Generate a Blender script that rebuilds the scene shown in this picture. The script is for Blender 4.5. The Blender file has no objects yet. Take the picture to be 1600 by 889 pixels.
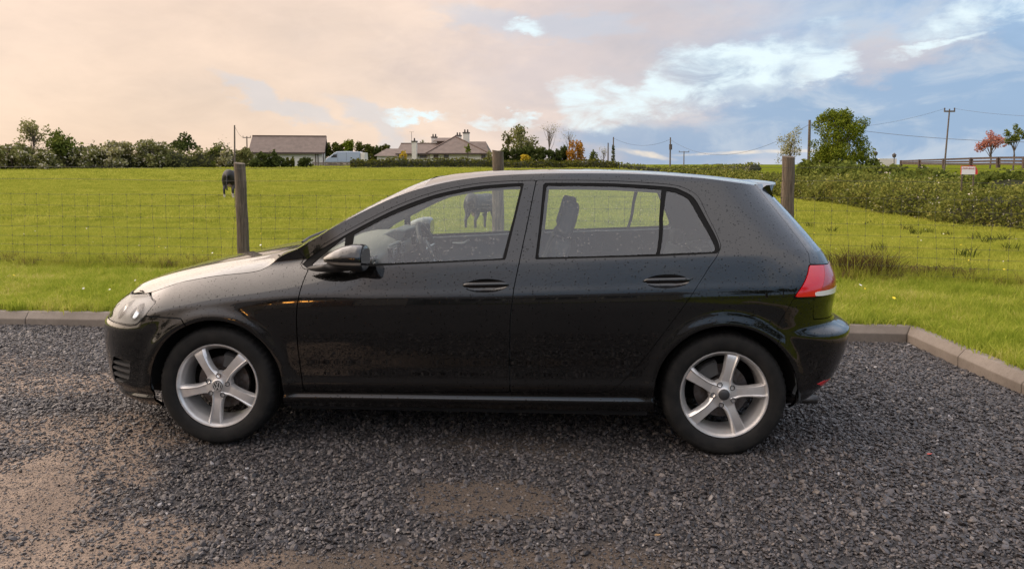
import bpy, bmesh, math, random
import numpy as np
from mathutils import Vector, Matrix

rng = np.random.default_rng(7)
random.seed(7)
SC = bpy.context.scene
COL = SC.collection
R = math.radians

# ------------------------------------------------------------------ camera
CAM = np.array([1.8014, -4.67824, 1.47884])
YAW, PITCH, FPX, CY = -0.0633714, -0.0609777, 1180.54, 329.12     # picture 1600 x 889
cd = bpy.data.cameras.new('camera')
cam = bpy.data.objects.new('camera', cd)
COL.objects.link(cam)
cd.sensor_width = 36.0
cd.lens = FPX / 1600 * 36.0
cd.shift_y = -(444.5 - CY) / 1600
cd.clip_start = 0.05
cd.clip_end = 3000
cam.location = CAM.tolist()
cam.rotation_euler = (math.pi / 2 + PITCH, 0, -YAW)
SC.camera = cam
_f = np.array([math.sin(YAW) * math.cos(PITCH), math.cos(YAW) * math.cos(PITCH), math.sin(PITCH)])
_r = np.array([math.cos(YAW), -math.sin(YAW), 0.0])
_u = np.cross(_r, _f)

def ray(px, py):
    return _f + _r * (px - 800) / FPX - _u * (py - CY) / FPX

def at_y(px, py, y):
    d = ray(px, py); return CAM + d * ((y - CAM[1]) / d[1])

def at_z(px, py, z):
    d = ray(px, py); return CAM + d * ((z - CAM[2]) / d[2])

def at_d(px, py, dist):
    d = ray(px, py); return CAM + d * (dist / math.hypot(d[0], d[1]))

def proj(P):
    d = np.asarray(P, float) - CAM
    w = d @ _f
    return 800 + FPX * (d @ _r) / w, CY - FPX * (d @ _u) / w

# ------------------------------------------------------------------ node helpers
class NT:
    def __init__(s, tree):
        s.t = tree; s.n = tree.nodes; s.l = tree.links
    def node(s, typ, **kw):
        n = s.n.new(typ)
        for k, v in kw.items():
            setattr(n, k, v)
        return n
    def put(s, sock, v):
        if isinstance(v, bpy.types.NodeSocket):
            s.l.new(v, sock)
        elif v is not None:
            sock.default_value = v
    def math(s, op, a, b=None, c=None, clamp=False):
        n = s.node('ShaderNodeMath', operation=op, use_clamp=clamp)
        s.put(n.inputs[0], a)
        if b is not None: s.put(n.inputs[1], b)
        if c is not None: s.put(n.inputs[2], c)
        return n.outputs[0]
    def vmath(s, op, a, b=None):
        n = s.node('ShaderNodeVectorMath', operation=op)
        s.put(n.inputs[0], a)
        if b is not None:
            s.put(n.inputs[3] if op == 'SCALE' else n.inputs[1], b)
        return n.outputs['Value'] if op in ('DOT_PRODUCT', 'LENGTH', 'DISTANCE') else n.outputs[0]
    def mix(s, fac, a, b, mode='MIX'):
        n = s.node('ShaderNodeMix', data_type='RGBA', blend_type=mode)
        s.put(n.inputs[0], fac)
        s.put(n.inputs[6], a if isinstance(a, bpy.types.NodeSocket) else (*a[:3], 1))
        s.put(n.inputs[7], b if isinstance(b, bpy.types.NodeSocket) else (*b[:3], 1))
        return n.outputs[2]
    def step(s, v, a, b, lo=0.0, hi=1.0):
        n = s.node('ShaderNodeMapRange', interpolation_type='SMOOTHSTEP')
        s.put(n.inputs[0], v)
        for i, q in zip((1, 2, 3, 4), (a, b, lo, hi)): s.put(n.inputs[i], q)
        return n.outputs[0]
    def noise(s, vec, scale, detail=4, rough=0.55, dist=0.0, out=0, dim='3D'):
        n = s.node('ShaderNodeTexNoise', noise_dimensions=dim)
        if vec is not None: s.put(n.inputs['Vector'], vec)
        n.inputs['Scale'].default_value = scale
        n.inputs['Detail'].default_value = detail
        n.inputs['Roughness'].default_value = rough
        n.inputs['Distortion'].default_value = dist
        return n.outputs[out]
    def voronoi(s, vec, scale, feature='F1', out='Distance', rnd=1.0):
        n = s.node('ShaderNodeTexVoronoi', feature=feature)
        if vec is not None: s.put(n.inputs['Vector'], vec)
        n.inputs['Scale'].default_value = scale
        n.inputs['Randomness'].default_value = rnd
        return n.outputs[out]
    def ramp(s, fac, stops):
        n = s.node('ShaderNodeValToRGB')
        e = n.color_ramp.elements
        while len(e) > 1: e.remove(e[-1])
        e[0].position = stops[0][0]; e[0].color = (*stops[0][1], 1)
        for p, c in stops[1:]:
            q = e.new(p); q.color = (*c, 1)
        s.put(n.inputs[0], fac)
        return n.outputs[0]
    def bump(s, h, strength=0.5, dist=0.01, normal=None):
        n = s.node('ShaderNodeBump')
        n.inputs['Strength'].default_value = strength
        n.inputs['Distance'].default_value = dist
        s.put(n.inputs['Height'], h)
        if normal is not None: s.put(n.inputs['Normal'], normal)
        return n.outputs[0]

def material(name):
    m = bpy.data.materials.new(name)
    m.use_nodes = True
    t = NT(m.node_tree)
    t.n.clear()
    out = t.node('ShaderNodeOutputMaterial')
    return m, t, out

def principled(name, color, rough=0.5, metal=0.0, spec=0.5, coat=0.0, coat_rough=0.03, emit=None, emit_s=0.0,
               var=None, var_scale=5.0, bump=None, bump_scale=50.0, bump_d=0.005, trans=0.0, alpha=1.0, sub=0.0, coords='Object'):
    m, t, out = material(name)
    b = t.node('ShaderNodeBsdfPrincipled')
    t.l.new(b.outputs[0], out.inputs[0])
    tc = t.node('ShaderNodeTexCoord').outputs[coords]
    if var is not None:
        f = t.noise(tc, var_scale, 5, 0.6)
        f = t.step(f, 0.3, 0.7)
        t.put(b.inputs['Base Color'], t.mix(f, color, var))
    else:
        b.inputs['Base Color'].default_value = (*color, 1)
    b.inputs['Roughness'].default_value = rough
    b.inputs['Metallic'].default_value = metal
    b.inputs['Specular IOR Level'].default_value = spec
    b.inputs['Coat Weight'].default_value = coat
    b.inputs['Coat Roughness'].default_value = coat_rough
    b.inputs['Transmission Weight'].default_value = trans
    b.inputs['Alpha'].default_value = alpha
    if emit:
        b.inputs['Emission Color'].default_value = (*emit, 1)
        b.inputs['Emission Strength'].default_value = emit_s
    if bump:
        h = t.noise(tc, bump_scale, 4, 0.6)
        t.put(b.inputs['Normal'], t.bump(h, bump, bump_d))
    return m
# ------------------------------------------------------------------ sky, sun, exposure
SUN_AZ, SUN_EL = R(-80), R(27)
world = bpy.data.worlds.new('World')
SC.world = world
world.use_nodes = True
wt = NT(world.node_tree)
wt.n.clear()
wout = wt.node('ShaderNodeOutputWorld')
bg = wt.node('ShaderNodeBackground')
bg.inputs['Strength'].default_value = 0.05
wt.l.new(bg.outputs[0], wout.inputs[0])
sky = wt.node('ShaderNodeTexSky', sky_type='NISHITA')
sky.sun_disc = False
sky.sun_elevation = SUN_EL
sky.sun_rotation = SUN_AZ % (2 * math.pi)
sky.air_density = 1.0
sky.dust_density = 1.5
gen = wt.node('ShaderNodeTexCoord').outputs['Generated']
sep = wt.node('ShaderNodeSeparateXYZ'); wt.put(sep.inputs[0], gen)
dx, dy, dz = sep.outputs
DEG = 180 / math.pi
az = wt.math('MULTIPLY', wt.math('ARCTAN2', dx, dy), DEG)
el = wt.math('MULTIPLY', wt.math('ARCSINE', dz), DEG)
# warm side of the sky: the veiled sun stands there
cx = wt.math('MULTIPLY', dx, math.sin(SUN_AZ)); cyy = wt.math('MULTIPLY', dy, math.cos(SUN_AZ))
hl = wt.math('MAXIMUM', wt.math('SQRT', wt.math('ADD', wt.math('MULTIPLY', dx, dx), wt.math('MULTIPLY', dy, dy))), 0.05)
cosun = wt.math('DIVIDE', wt.math('ADD', cx, cyy), hl)
# cloud layer coordinates: a flat deck seen in perspective
den = wt.math('ADD', wt.math('MAXIMUM', dz, 0.0), 0.16)
cmb = wt.node('ShaderNodeCombineXYZ')
wt.put(cmb.inputs[0], wt.math('DIVIDE', dx, den)); wt.put(cmb.inputs[1], wt.math('DIVIDE', dy, den))
deck = cmb.outputs[0]
cm2 = wt.node('ShaderNodeCombineXYZ')
wt.put(cm2.inputs[0], wt.math('MULTIPLY', az, 0.045)); wt.put(cm2.inputs[1], wt.math('MULTIPLY', el, 0.10))
ang = cm2.outputs[0]
n_big = wt.noise(deck, 0.55, 5, 0.55, 0.4)
n_mid = wt.noise(ang, 2.2, 7, 0.56, 0.25)
n_fin = wt.noise(ang, 5.5, 8, 0.6, 0.5)
wv = wt.math('ADD', cosun, wt.math('MULTIPLY', wt.math('SUBTRACT', n_mid, 0.5), 0.55))
warm = wt.step(wv, -0.50, 0.84)
cloud = wt.ramp(warm, [(0.0, (.34, .50, .72)), (0.20, (.42, .52, .68)), (0.36, (.60, .56, .585)), (0.55, (.79, .645, .58)), (0.75, (.84, .66, .54)), (1.0, (.77, .58, .445))])
shade = wt.math('MULTIPLY_ADD', wt.math('SUBTRACT', n_mid, 0.5), 0.6, 1.0)
shade = wt.math('MULTIPLY_ADD', wt.math('SUBTRACT', n_fin, 0.5), 0.22, shade)
cloud = wt.vmath('SCALE', cloud, shade)
# single cloud banks and openings, each given by the direction it is seen in
wx = wt.math('MULTIPLY_ADD', wt.math('SUBTRACT', wt.noise(ang, 3.0, 6, 0.6), 0.5), 12.0, az)
wy = wt.math('MULTIPLY_ADD', wt.math('SUBTRACT', wt.noise(wt.vmath('ADD', ang, (7.3, 2.1, 0.4)), 3.2, 6, 0.62), 0.5), 7.0, el)
cx_ = wt.math('MULTIPLY_ADD', wt.math('SUBTRACT', wx, az), .35, az); cy_ = wt.math('MULTIPLY_ADD', wt.math('SUBTRACT', wy, el), .12, el)
def dirdeg(px, py):
    d = ray(px, py)
    return math.degrees(math.atan2(d[0], d[1])), math.degrees(math.atan2(d[2], math.hypot(d[0], d[1])))
def bank(px, py, sx, sy, tilt=0.0, soft=1.0, calm=False):
    a0, e0 = dirdeg(px, py)
    c, s = math.cos(R(tilt)), math.sin(R(tilt))
    ux = wt.math('SUBTRACT', cx_ if calm else wx, a0); uy = wt.math('SUBTRACT', cy_ if calm else wy, e0)
    p = wt.math('ADD', wt.math('MULTIPLY', ux, c / sx), wt.math('MULTIPLY', uy, s / sx))
    q = wt.math('ADD', wt.math('MULTIPLY', ux, -s / sy), wt.math('MULTIPLY', uy, c / sy))
    r = wt.math('SQRT', wt.math('ADD', wt.math('MULTIPLY', p, p), wt.math('MULTIPLY', q, q)))
    return wt.step(r, 0.55, 0.55 + soft, 1.0, 0.0)
def banks(lst):
    o = None
    for b in lst:
        f = bank(*b)
        o = f if o is None else wt.math('MAXIMUM', o, f)
    return o
dark = banks([(1200, 195, 13.0, 2.6, 16, .8), (1480, 150, 9.0, 3.2, 4, 1.0), (1000, 225, 6.0, 1.6, 0, 1.0), (1560, 215, 8.0, 2.0, 0, 1.0)])
gap = banks([(760, 35, 3.0, 1.5, -20, .9), (905, 55, 3.5, 1.1, 0, .9), (430, 165, 4.0, .8, -20, .9), (600, 195, 3.0, .9, -25, 1.0), (840, 40, 3.4, .9, 0, 1.0)])
lit = banks([(1140, 110, 6.6, 1.7, 13, .8), (935, 165, 2.9, 1.9, 0, .75), (1050, 135, 4.0, 1.3, 14, .8), (1270, 92, 2.6, .9, 0, .8), (1575, 8, 4.0, 1.0, 10, 1.0), (1440, 75, 1.8, .5, 10, 1.0), (650, 185, 2.2, .4, 0, .9), (780, 188, 1.8, .4, 0, .9), (810, 45, 1.5, .7, 0, .9)])
low = banks([(1175, 239, 4.6, .10, 1, 1.2, True), (1010, 243, 1.6, .16, -8, 1.2, True)])
col = wt.mix(wt.math('MULTIPLY', dark, 0.80), cloud, (.29, .42, .61))
mott = wt.noise(wt.vmath('ADD', ang, (3.1, 5.7, 1.2)), 3.4, 7, 0.6, 0.6)
col = wt.mix(wt.math('MULTIPLY', wt.step(mott, .44, .66), wt.math('MULTIPLY', wt.step(warm, .55, .15), .75)), col, (.56, .63, .72))
mauve = banks([(950, 35, 9.0, 2.8, 4, 1.0), (1390, 90, 3.6, 1.4, 0, 1.1), (880, 125, 6.0, 2.4, 0, 1.0)])
col = wt.mix(wt.math('MULTIPLY', mauve, 0.62), col, (.64, .565, .57))
col = wt.mix(wt.math('MULTIPLY', gap, 0.38), col, (.50, .62, .76))
col = wt.mix(wt.math('MULTIPLY', lit, wt.step(n_fin, 0.28, 0.60)), col, (.80, .93, .97))
col = wt.mix(wt.math('MULTIPLY', low, wt.step(n_fin, .32, .62, 0.0, .75)), col, (.95, .82, .66))
# the deck goes on overhead and behind, paler where it is thin
over = wt.step(el, 11.5, 30.0)
up = wt.mix(wt.step(n_big, 0.35, 0.65), (.62, .66, .78), (1.08, 1.0, .98))
up = wt.mix(wt.math('MULTIPLY', warm, 0.75), up, (1.05, .97, .97))
col = wt.mix(wt.math('MULTIPLY', over, 0.85), col, up)
# an overcast deck is brighter towards the zenith
zen = wt.math('MULTIPLY_ADD', wt.step(el, 11.5, 26.0), 0.72, 1.0)
sdv = (math.sin(SUN_AZ) * math.cos(SUN_EL), math.cos(SUN_AZ) * math.cos(SUN_EL), math.sin(SUN_EL))
glow = wt.math('POWER', wt.math('MAXIMUM', wt.vmath('DOT_PRODUCT', gen, sdv), 0.0), 7.0)
col = wt.mix(1.0, col, wt.vmath('SCALE', wt.node('ShaderNodeRGB').outputs[0], glow), 'ADD')
ten = wt.vmath('SCALE', wt.vmath('SCALE', col, zen), 10.0)
full = wt.mix(0.10, ten, sky.outputs[0])
wt.put(bg.inputs['Color'], full)

for nn in wt.n:
    if nn.bl_idname == 'ShaderNodeRGB': nn.outputs[0].default_value = (1.7, 1.28, 1.0, 1)
sd = bpy.data.lights.new('sun', 'SUN')
sun = bpy.data.objects.new('sun', sd)
COL.objects.link(sun)
sd.energy = 1.05
sd.angle = R(100)
sd.color = (1.0, .85, .68)
sdir = Vector((math.sin(SUN_AZ) * math.cos(SUN_EL), math.cos(SUN_AZ) * math.cos(SUN_EL), math.sin(SUN_EL)))
sun.rotation_euler = sdir.to_track_quat('Z', 'Y').to_euler()
sun.location = (-30, 5, 30)
SC.view_settings.view_transform = 'Standard'
SC.view_settings.look = 'None'
SC.view_settings.exposure = 1.18
SC.view_settings.gamma = 1.0
SC.view_settings.use_curve_mapping = False
SC.cycles.max_bounces = 8
SC.cycles.transparent_max_bounces = 24
SC.cycles.use_denoising = True
# ------------------------------------------------------------------ object helpers
def tag(o, label=None, cat=None, group=None, kind=None):
    if label: o['label'] = label
    if cat: o['category'] = cat
    if group: o['group'] = group
    if kind: o['kind'] = kind
    return o

def thing(name, label, cat, loc=(0, 0, 0), group=None):
    o = bpy.data.objects.new(name, None)
    COL.objects.link(o)
    o.location = loc
    o.empty_display_size = 0.2
    return tag(o, label, cat, group)

def base_of(parent):
    v = Vector((0, 0, 0))
    while parent is not None:
        v = v + parent.location
        parent = parent.parent
    return np.array(v)

def build(name, V, F, mat, parent=None, smooth=False, normals=None, mats=None, fmat=None):
    """link one mesh object; V are world coordinates (things are not rotated)"""
    V = np.asarray(V, float)
    if parent is not None:
        V = V - base_of(parent)
    me = bpy.data.meshes.new(name)
    me.from_pydata(V.tolist(), [], F.tolist() if isinstance(F, np.ndarray) else F)
    for m in (mats or [mat]):
        me.materials.append(m)
    if fmat is not None:
        me.polygons.foreach_set('material_index', np.asarray(fmat, np.int32))
    if smooth or normals is not None:
        me.polygons.foreach_set('use_smooth', np.ones(len(me.polygons), bool))
    me.update()
    if normals is not None:
        me.normals_split_custom_set_from_vertices(np.asarray(normals, float).tolist())
    o = bpy.data.objects.new(name, me)
    COL.objects.link(o)
    if parent is not None:
        o.parent = parent
    return o

class MB:
    """collects simple solids into one mesh"""
    def __init__(s):
        s.V = []; s.F = []
    def add(s, V, F):
        b = len(s.V)
        s.V += [tuple(map(float, v)) for v in V]
        s.F += [tuple(int(i) + b for i in f) for f in F]
        return s
    def box(s, lo, hi):
        x0, y0, z0 = lo; x1, y1, z1 = hi
        V = [(x0, y0, z0), (x1, y0, z0), (x1, y1, z0), (x0, y1, z0), (x0, y0, z1), (x1, y0, z1), (x1, y1, z1), (x0, y1, z1)]
        F = [(0, 3, 2, 1), (4, 5, 6, 7), (0, 1, 5, 4), (1, 2, 6, 5), (2, 3, 7, 6), (3, 0, 4, 7)]
        return s.add(V, F)
    def bar(s, p, q, w, h=None, up=(0, 0, 1)):
        """a rectangular bar from p to q"""
        p = np.array(p, float); q = np.array(q, float); h = h or w
        d = q - p; d = d / np.linalg.norm(d)
        u = np.array(up, float)
        if abs(d @ u) > 0.95: u = np.array((0, 1, 0.0))
        a = np.cross(d, u); a /= np.linalg.norm(a); b = np.cross(a, d)
        V = []
        for e in (p, q):
            for i, j in ((-1, -1), (1, -1), (1, 1), (-1, 1)):
                V.append(e + a * w / 2 * i + b * h / 2 * j)
        F = [(0, 1, 2, 3), (7, 6, 5, 4), (0, 4, 5, 1), (1, 5, 6, 2), (2, 6, 7, 3), (3, 7, 4, 0)]
        return s.add(V, F)
    def tube(s, pts, rad, n=8, cap=True):
        pts = [np.array(p, float) for p in pts]
        rad = rad if hasattr(rad, '__len__') else [rad] * len(pts)
        V = []; F = []
        prev = None
        for i, p in enumerate(pts):
            d = pts[min(i + 1, len(pts) - 1)] - pts[max(i - 1, 0)]
            d = d / (np.linalg.norm(d) + 1e-9)
            if prev is None:
                u = np.array((0, 0, 1.0)) if abs(d[2]) < 0.9 else np.array((1.0, 0, 0))
                a = np.cross(d, u)
            else:
                a = prev - d * (prev @ d)
            a /= np.linalg.norm(a) + 1e-9; prev = a
            b = np.cross(d, a)
            for k in range(n):
                t = 2 * math.pi * k / n
                V.append(p + (a * math.cos(t) + b * math.sin(t)) * rad[i])
        for i in range(len(pts) - 1):
            for k in range(n):
                k2 = (k + 1) % n
                F.append((i * n + k, i * n + k2, (i + 1) * n + k2, (i + 1) * n + k))
        if cap:
            F.append(tuple(range(n - 1, -1, -1)))
            F.append(tuple((len(pts) - 1) * n + k for k in range(n)))
        return s.add(V, F)
    def lathe(s, prof, n=48, axis='y', c=(0, 0, 0), closed=False):
        """prof: (radius, along) pairs"""
        V = []; F = []
        for (r, h) in prof:
            for k in range(n):
                t = 2 * math.pi * k / n
                x, z = r * math.cos(t), r * math.sin(t)
                V.append((c[0] + x, c[1] + h, c[2] + z) if axis == 'y' else (c[0] + x, c[1] - z, c[2] + h))
        m = len(prof)
        for i in range(m if closed else m - 1):
            j = (i + 1) % m
            for k in range(n):
                k2 = (k + 1) % n
                F.append((i * n + k, i * n + k2, j * n + k2, j * n + k))
        return s.add(V, F)
    def prism(s, poly, lo, hi, axis='y'):
        """poly in the (x,z) plane run along y from lo to hi, or (y,z) along x, or (x,y) along z"""
        def P(a, b, h):
            return {'y': (a, h, b), 'x': (h, a, b), 'z': (a, b, h)}[axis]
        n = len(poly)
        V = [P(a, b, lo) for a, b in poly] + [P(a, b, hi) for a, b in poly]
        F = [tuple(range(n)), tuple(range(2 * n - 1, n - 1, -1))]
        F += [(i, i + n, (i + 1) % n + n, (i + 1) % n) for i in range(n)]
        return s.add(V, F)
    def build(s, name, mat, parent=None, smooth=False, bevel=0.0, seg=2, angle=None):
        o = build(name, np.array(s.V), s.F, mat, parent, False)
        me = o.data
        bm = bmesh.new(); bm.from_mesh(me)
        bmesh.ops.recalc_face_normals(bm, faces=bm.faces)
        bm.to_mesh(me); bm.free()
        if bevel:
            b = o.modifiers.new('bevel', 'BEVEL'); b.width = bevel; b.segments = seg; b.limit_method = 'ANGLE'; b.angle_limit = R(35)
        if smooth:
            me.polygons.foreach_set('use_smooth', np.ones(len(me.polygons), bool))
            me.set_sharp_from_angle(angle=R(angle or 40))
        return o

def loft(rings, closed=True, cap=True):
    """rings: list of (n,3) arrays"""
    n = len(rings[0]); V = np.vstack(rings); F = []
    for i in range(len(rings) - 1):
        for k in range(n if closed else n - 1):
            k2 = (k + 1) % n
            F.append((i * n + k, i * n + k2, (i + 1) * n + k2, (i + 1) * n + k))
    if cap and closed:
        F.append(tuple(range(n - 1, -1, -1))); F.append(tuple((len(rings) - 1) * n + k for k in range(n)))
    return V, F

def sst(a, b, x):
    t = np.clip((np.asarray(x, float) - a) / (b - a), 0, 1)
    return t * t * (3 - 2 * t)

def pchip(tab):
    xs = np.array([p[0] for p in tab], float); ys = np.array([p[1] for p in tab], float)
    h = np.diff(xs); d = np.diff(ys) / h
    m = np.zeros_like(xs); m[0] = d[0]; m[-1] = d[-1]
    for i in range(1, len(xs) - 1):
        if d[i - 1] * d[i] > 0:
            w1 = 2 * h[i] + h[i - 1]; w2 = h[i] + 2 * h[i - 1]
            m[i] = (w1 + w2) / (w1 / d[i - 1] + w2 / d[i])
    def f(x):
        x = np.clip(np.asarray(x, float), xs[0], xs[-1])
        i = np.clip(np.searchsorted(xs, x) - 1, 0, len(xs) - 2)
        t = (x - xs[i]) / h[i]
        return ((1 + 2 * t) * (1 - t) ** 2) * ys[i] + t * (1 - t) ** 2 * h[i] * m[i] + t * t * (3 - 2 * t) * ys[i + 1] + t * t * (t - 1) * h[i] * m[i + 1]
    return f

def cr(pts, n=6, closed=False):
    """Catmull-Rom through points"""
    P = np.array(pts, float); N = len(P); out = []
    for i in range(N if closed else N - 1):
        p0 = P[(i - 1) % N] if (closed or i > 0) else 2 * P[0] - P[1]
        p1 = P[i]; p2 = P[(i + 1) % N]
        p3 = P[(i + 2) % N] if (closed or i < N - 2) else 2 * P[-1] - P[-2]
        for k in range(n):
            t = k / n
            out.append(0.5 * (2 * p1 + (p2 - p0) * t + (2 * p0 - 5 * p1 + 4 * p2 - p3) * t * t + (3 * p1 - p0 - 3 * p2 + p3) * t ** 3))
    if not closed: out.append(P[-1])
    return np.array(out)

def resample(P, n):
    P = np.asarray(P, float)
    s = np.r_[0, np.cumsum(np.linalg.norm(np.diff(P, axis=0), axis=1))]
    t = np.linspace(0, s[-1], n)
    return np.stack([np.interp(t, s, P[:, k]) for k in range(P.shape[1])], 1)

def sdf(poly, A, B):
    """signed distance, positive inside"""
    poly = np.asarray(poly, float)
    x, y = A.ravel(), B.ravel()
    d2 = np.full(x.shape, 1e9); ins = np.zeros(x.shape, bool)
    for (x0, y0), (x1, y1) in zip(poly, np.roll(poly, -1, 0)):
        ex, ey = x1 - x0, y1 - y0
        t = np.clip(((x - x0) * ex + (y - y0) * ey) / (ex * ex + ey * ey + 1e-12), 0, 1)
        d2 = np.minimum(d2, (x - x0 - t * ex) ** 2 + (y - y0 - t * ey) ** 2)
        c = (y0 > y) != (y1 > y)
        with np.errstate(divide='ignore', invalid='ignore'):
            ins ^= c & (x < ex * (y - y0) / (ey if ey else 1e-12) + x0)
    return np.where(ins, 1, -1) * np.sqrt(d2)

def pack(M, T):
    u, inv = np.unique(T, return_inverse=True)
    return M[u], inv.reshape(T.shape)

def clip(M, T, f):
    """keep the part of a triangle mesh where f >= 0; every column of M is interpolated"""
    f = np.where(np.abs(f) < 1e-7, 1e-7, f)
    s = f > 0
    c = s[T].sum(1)
    keep = [T[c == 3]]
    N = len(M)
    E = []; 
    one, two = T[c == 1], T[c == 2]
    def rot(tri, flag):
        k = np.argmax(flag, 1)
        i = np.arange(len(tri))
        return np.stack([tri[i, k], tri[i, (k + 1) % 3], tri[i, (k + 2) % 3]], 1)
    one = rot(one, s[one]) if len(one) else one
    two = rot(two, ~s[two]) if len(two) else two
    ed = np.vstack([one[:, [0, 1]], one[:, [0, 2]], two[:, [0, 1]], two[:, [0, 2]]])
    if len(ed) == 0:
        return pack(M, keep[0])
    e = np.sort(ed, 1)
    u, inv = np.unique(e, axis=0, return_inverse=True)
    inv = inv.ravel()
    t = (f[u[:, 0]] / (f[u[:, 0]] - f[u[:, 1]]))[:, None]
    new = M[u[:, 0]] * (1 - t) + M[u[:, 1]] * t
    idx = N + inv
    a, b = len(one), len(two)
    o1, o2 = idx[:a], idx[a:2 * a]
    w1, w2 = idx[2 * a:2 * a + b], idx[2 * a + b:]
    keep.append(np.stack([one[:, 0], o1, o2], 1))
    keep.append(np.stack([w1, two[:, 1], two[:, 2]], 1))
    keep.append(np.stack([w1, two[:, 2], w2], 1))
    return pack(np.vstack([M, new]), np.vstack(keep))

def boundary(T):
    E = np.vstack([T[:, [0, 1]], T[:, [1, 2]], T[:, [2, 0]]])
    k = np.sort(E, 1)
    u, inv, cnt = np.unique(k, axis=0, return_inverse=True, return_counts=True)
    return E[cnt[inv.ravel()] == 1]

def grid_tris(nu, nv):
    i = np.arange(nu * nv).reshape(nu, nv)
    a, b, c, d = i[:-1, :-1].ravel(), i[1:, :-1].ravel(), i[1:, 1:].ravel(), i[:-1, 1:].ravel()
    return np.vstack([np.stack([a, b, c], 1), np.stack([a, c, d], 1)])

def grid_normals(G):
    du = np.gradient(G, axis=0); dv = np.gradient(G, axis=1)
    n = np.cross(du, dv)
    return n / (np.linalg.norm(n, axis=2, keepdims=True) + 1e-12)
# ------------------------------------------------------------------ car materials
def droplets(t, tc, scale, size):
    v = t.node('ShaderNodeTexVoronoi', feature='F1')
    t.put(v.inputs['Vector'], tc); v.inputs['Scale'].default_value = scale
    rnd = t.node('ShaderNodeSeparateColor'); t.put(rnd.inputs[0], v.outputs['Color'])
    r = t.math('MULTIPLY', rnd.outputs[0], size)
    return t.step(t.math('SUBTRACT', r, v.outputs['Distance']), 0.0, 0.10)

def make_paint():
    m, t, out = material('black car paint, wet')
    b = t.node('ShaderNodeBsdfPrincipled'); t.l.new(b.outputs[0], out.inputs[0])
    tc = t.node('ShaderNodeTexCoord').outputs['Object']
    g = t.noise(tc, 3.0, 5, 0.6)
    z = t.node('ShaderNodeSeparateXYZ'); t.put(z.inputs[0], tc)
    film = t.step(g, 0.35, 0.75)
    t.put(b.inputs['Base Color'], t.mix(film, (.0008, .0008, .0009), (.0022, .0020, .0020)))
    b.inputs['Roughness'].default_value = 0.30
    b.inputs['Specular IOR Level'].default_value = 0.10
    b.inputs['Coat Weight'].default_value = 1.0
    b.inputs['Coat IOR'].default_value = 1.60
    t.put(b.inputs['Coat Roughness'], t.math('MULTIPLY_ADD', film, 0.03, 0.012))
    h = t.math('MAXIMUM', t.math('MAXIMUM', droplets(t, tc, 60.0, 0.34), droplets(t, tc, 110.0, 0.34)), droplets(t, tc, 38.0, 0.22))
    bn = t.bump(h, 0.22, 0.0010)
    t.put(b.inputs['Coat Weight'], t.math('MULTIPLY_ADD', h, -0.55, 1.0))
    t.put(b.inputs['Coat Normal'], bn)
    t.put(b.inputs['Normal'], bn)
    return m

def make_glass(name, tint, refl=1.0, haze=0.02, drops=True):
    m, t, out = material(name)
    tc = t.node('ShaderNodeTexCoord').outputs['Object']
    tr = t.node('ShaderNodeBsdfTransparent'); tr.inputs[0].default_value = (*tint, 1)
    gl = t.node('ShaderNodeBsdfGlossy'); gl.inputs['Roughness'].default_value = 0.0
    gl.inputs['Color'].default_value = (.95, .97, 1, 1)
    df = t.node('ShaderNodeBsdfDiffuse'); df.inputs[0].default_value = (.55, .55, .52, 1)
    fr = t.node('ShaderNodeFresnel'); fr.inputs['IOR'].default_value = 1.5
    if drops:
        cmp_ = t.node('ShaderNodeMapping'); t.put(cmp_.inputs[0], tc)
        cmp_.inputs['Scale'].default_value = (1.0, 1.0, 0.22)
        runs = t.step(t.noise(cmp_.outputs[0], 90.0, 2, 0.5), 0.60, 0.72)
        h = t.math('MAXIMUM', droplets(t, tc, 55.0, 0.40), t.math('MULTIPLY', runs, 0.5))
        bn = t.bump(h, 0.6, 0.002)
        t.put(gl.inputs['Normal'], bn)
        hz = t.math('MULTIPLY_ADD', h, 0.10, haze)
    else:
        hz = haze
    m1 = t.node('ShaderNodeMixShader'); t.put(m1.inputs[0], hz); t.l.new(tr.outputs[0], m1.inputs[1]); t.l.new(df.outputs[0], m1.inputs[2])
    m2 = t.node('ShaderNodeMixShader'); t.put(m2.inputs[0], t.math('MULTIPLY', fr.outputs[0], 1.7 * refl, clamp=True))
    t.l.new(m1.outputs[0], m2.inputs[1]); t.l.new(gl.outputs[0], m2.inputs[2]); t.l.new(m2.outputs[0], out.inputs[0])
    return m

M = {}
M['paint'] = make_paint()
M['glass'] = make_glass('wet side window glass', (.86, .93, .91))
M['screen'] = make_glass('windscreen glass', (.84, .90, .88), 0.9, 0.006)
M['privacy'] = make_glass('rear window glass', (.22, .26, .28), 1.0, 0.02)
M['lens'] = make_glass('clear lamp lens', (.90, .91, .91), 0.45, 0.0, False)
M['plastic'] = principled('black textured plastic', (.012, .012, .013), 0.55, bump=0.2, bump_scale=900, bump_d=0.0006)
M['gloss'] = principled('gloss black trim', (.008, .008, .009), 0.12, coat=0.6)
M['seal'] = principled('black rubber seal', (.004, .004, .004), 0.7, spec=.15)
M['liner'] = principled('dark wheel arch liner', (.008, .008, .008), 0.9, var=(.014, .013, .012), var_scale=20)
M['under'] = principled('dark underbody', (.008, .008, .009), 0.85)
M['cabin'] = principled('dark grey cabin trim', (.13, .145, .155), 0.6)
M['head'] = principled('pale grey head lining', (.30, .31, .31), 0.85)
M['dash'] = principled('soft grey dashboard', (.36, .35, .31), 0.45)
M['seat'] = principled('dark grey seat fabric', (.045, .048, .055), 0.9, bump=0.4, bump_scale=600, bump_d=0.001)
M['silver'] = principled('silver interior trim', (.55, .56, .58), 0.35, metal=0.8)
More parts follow.
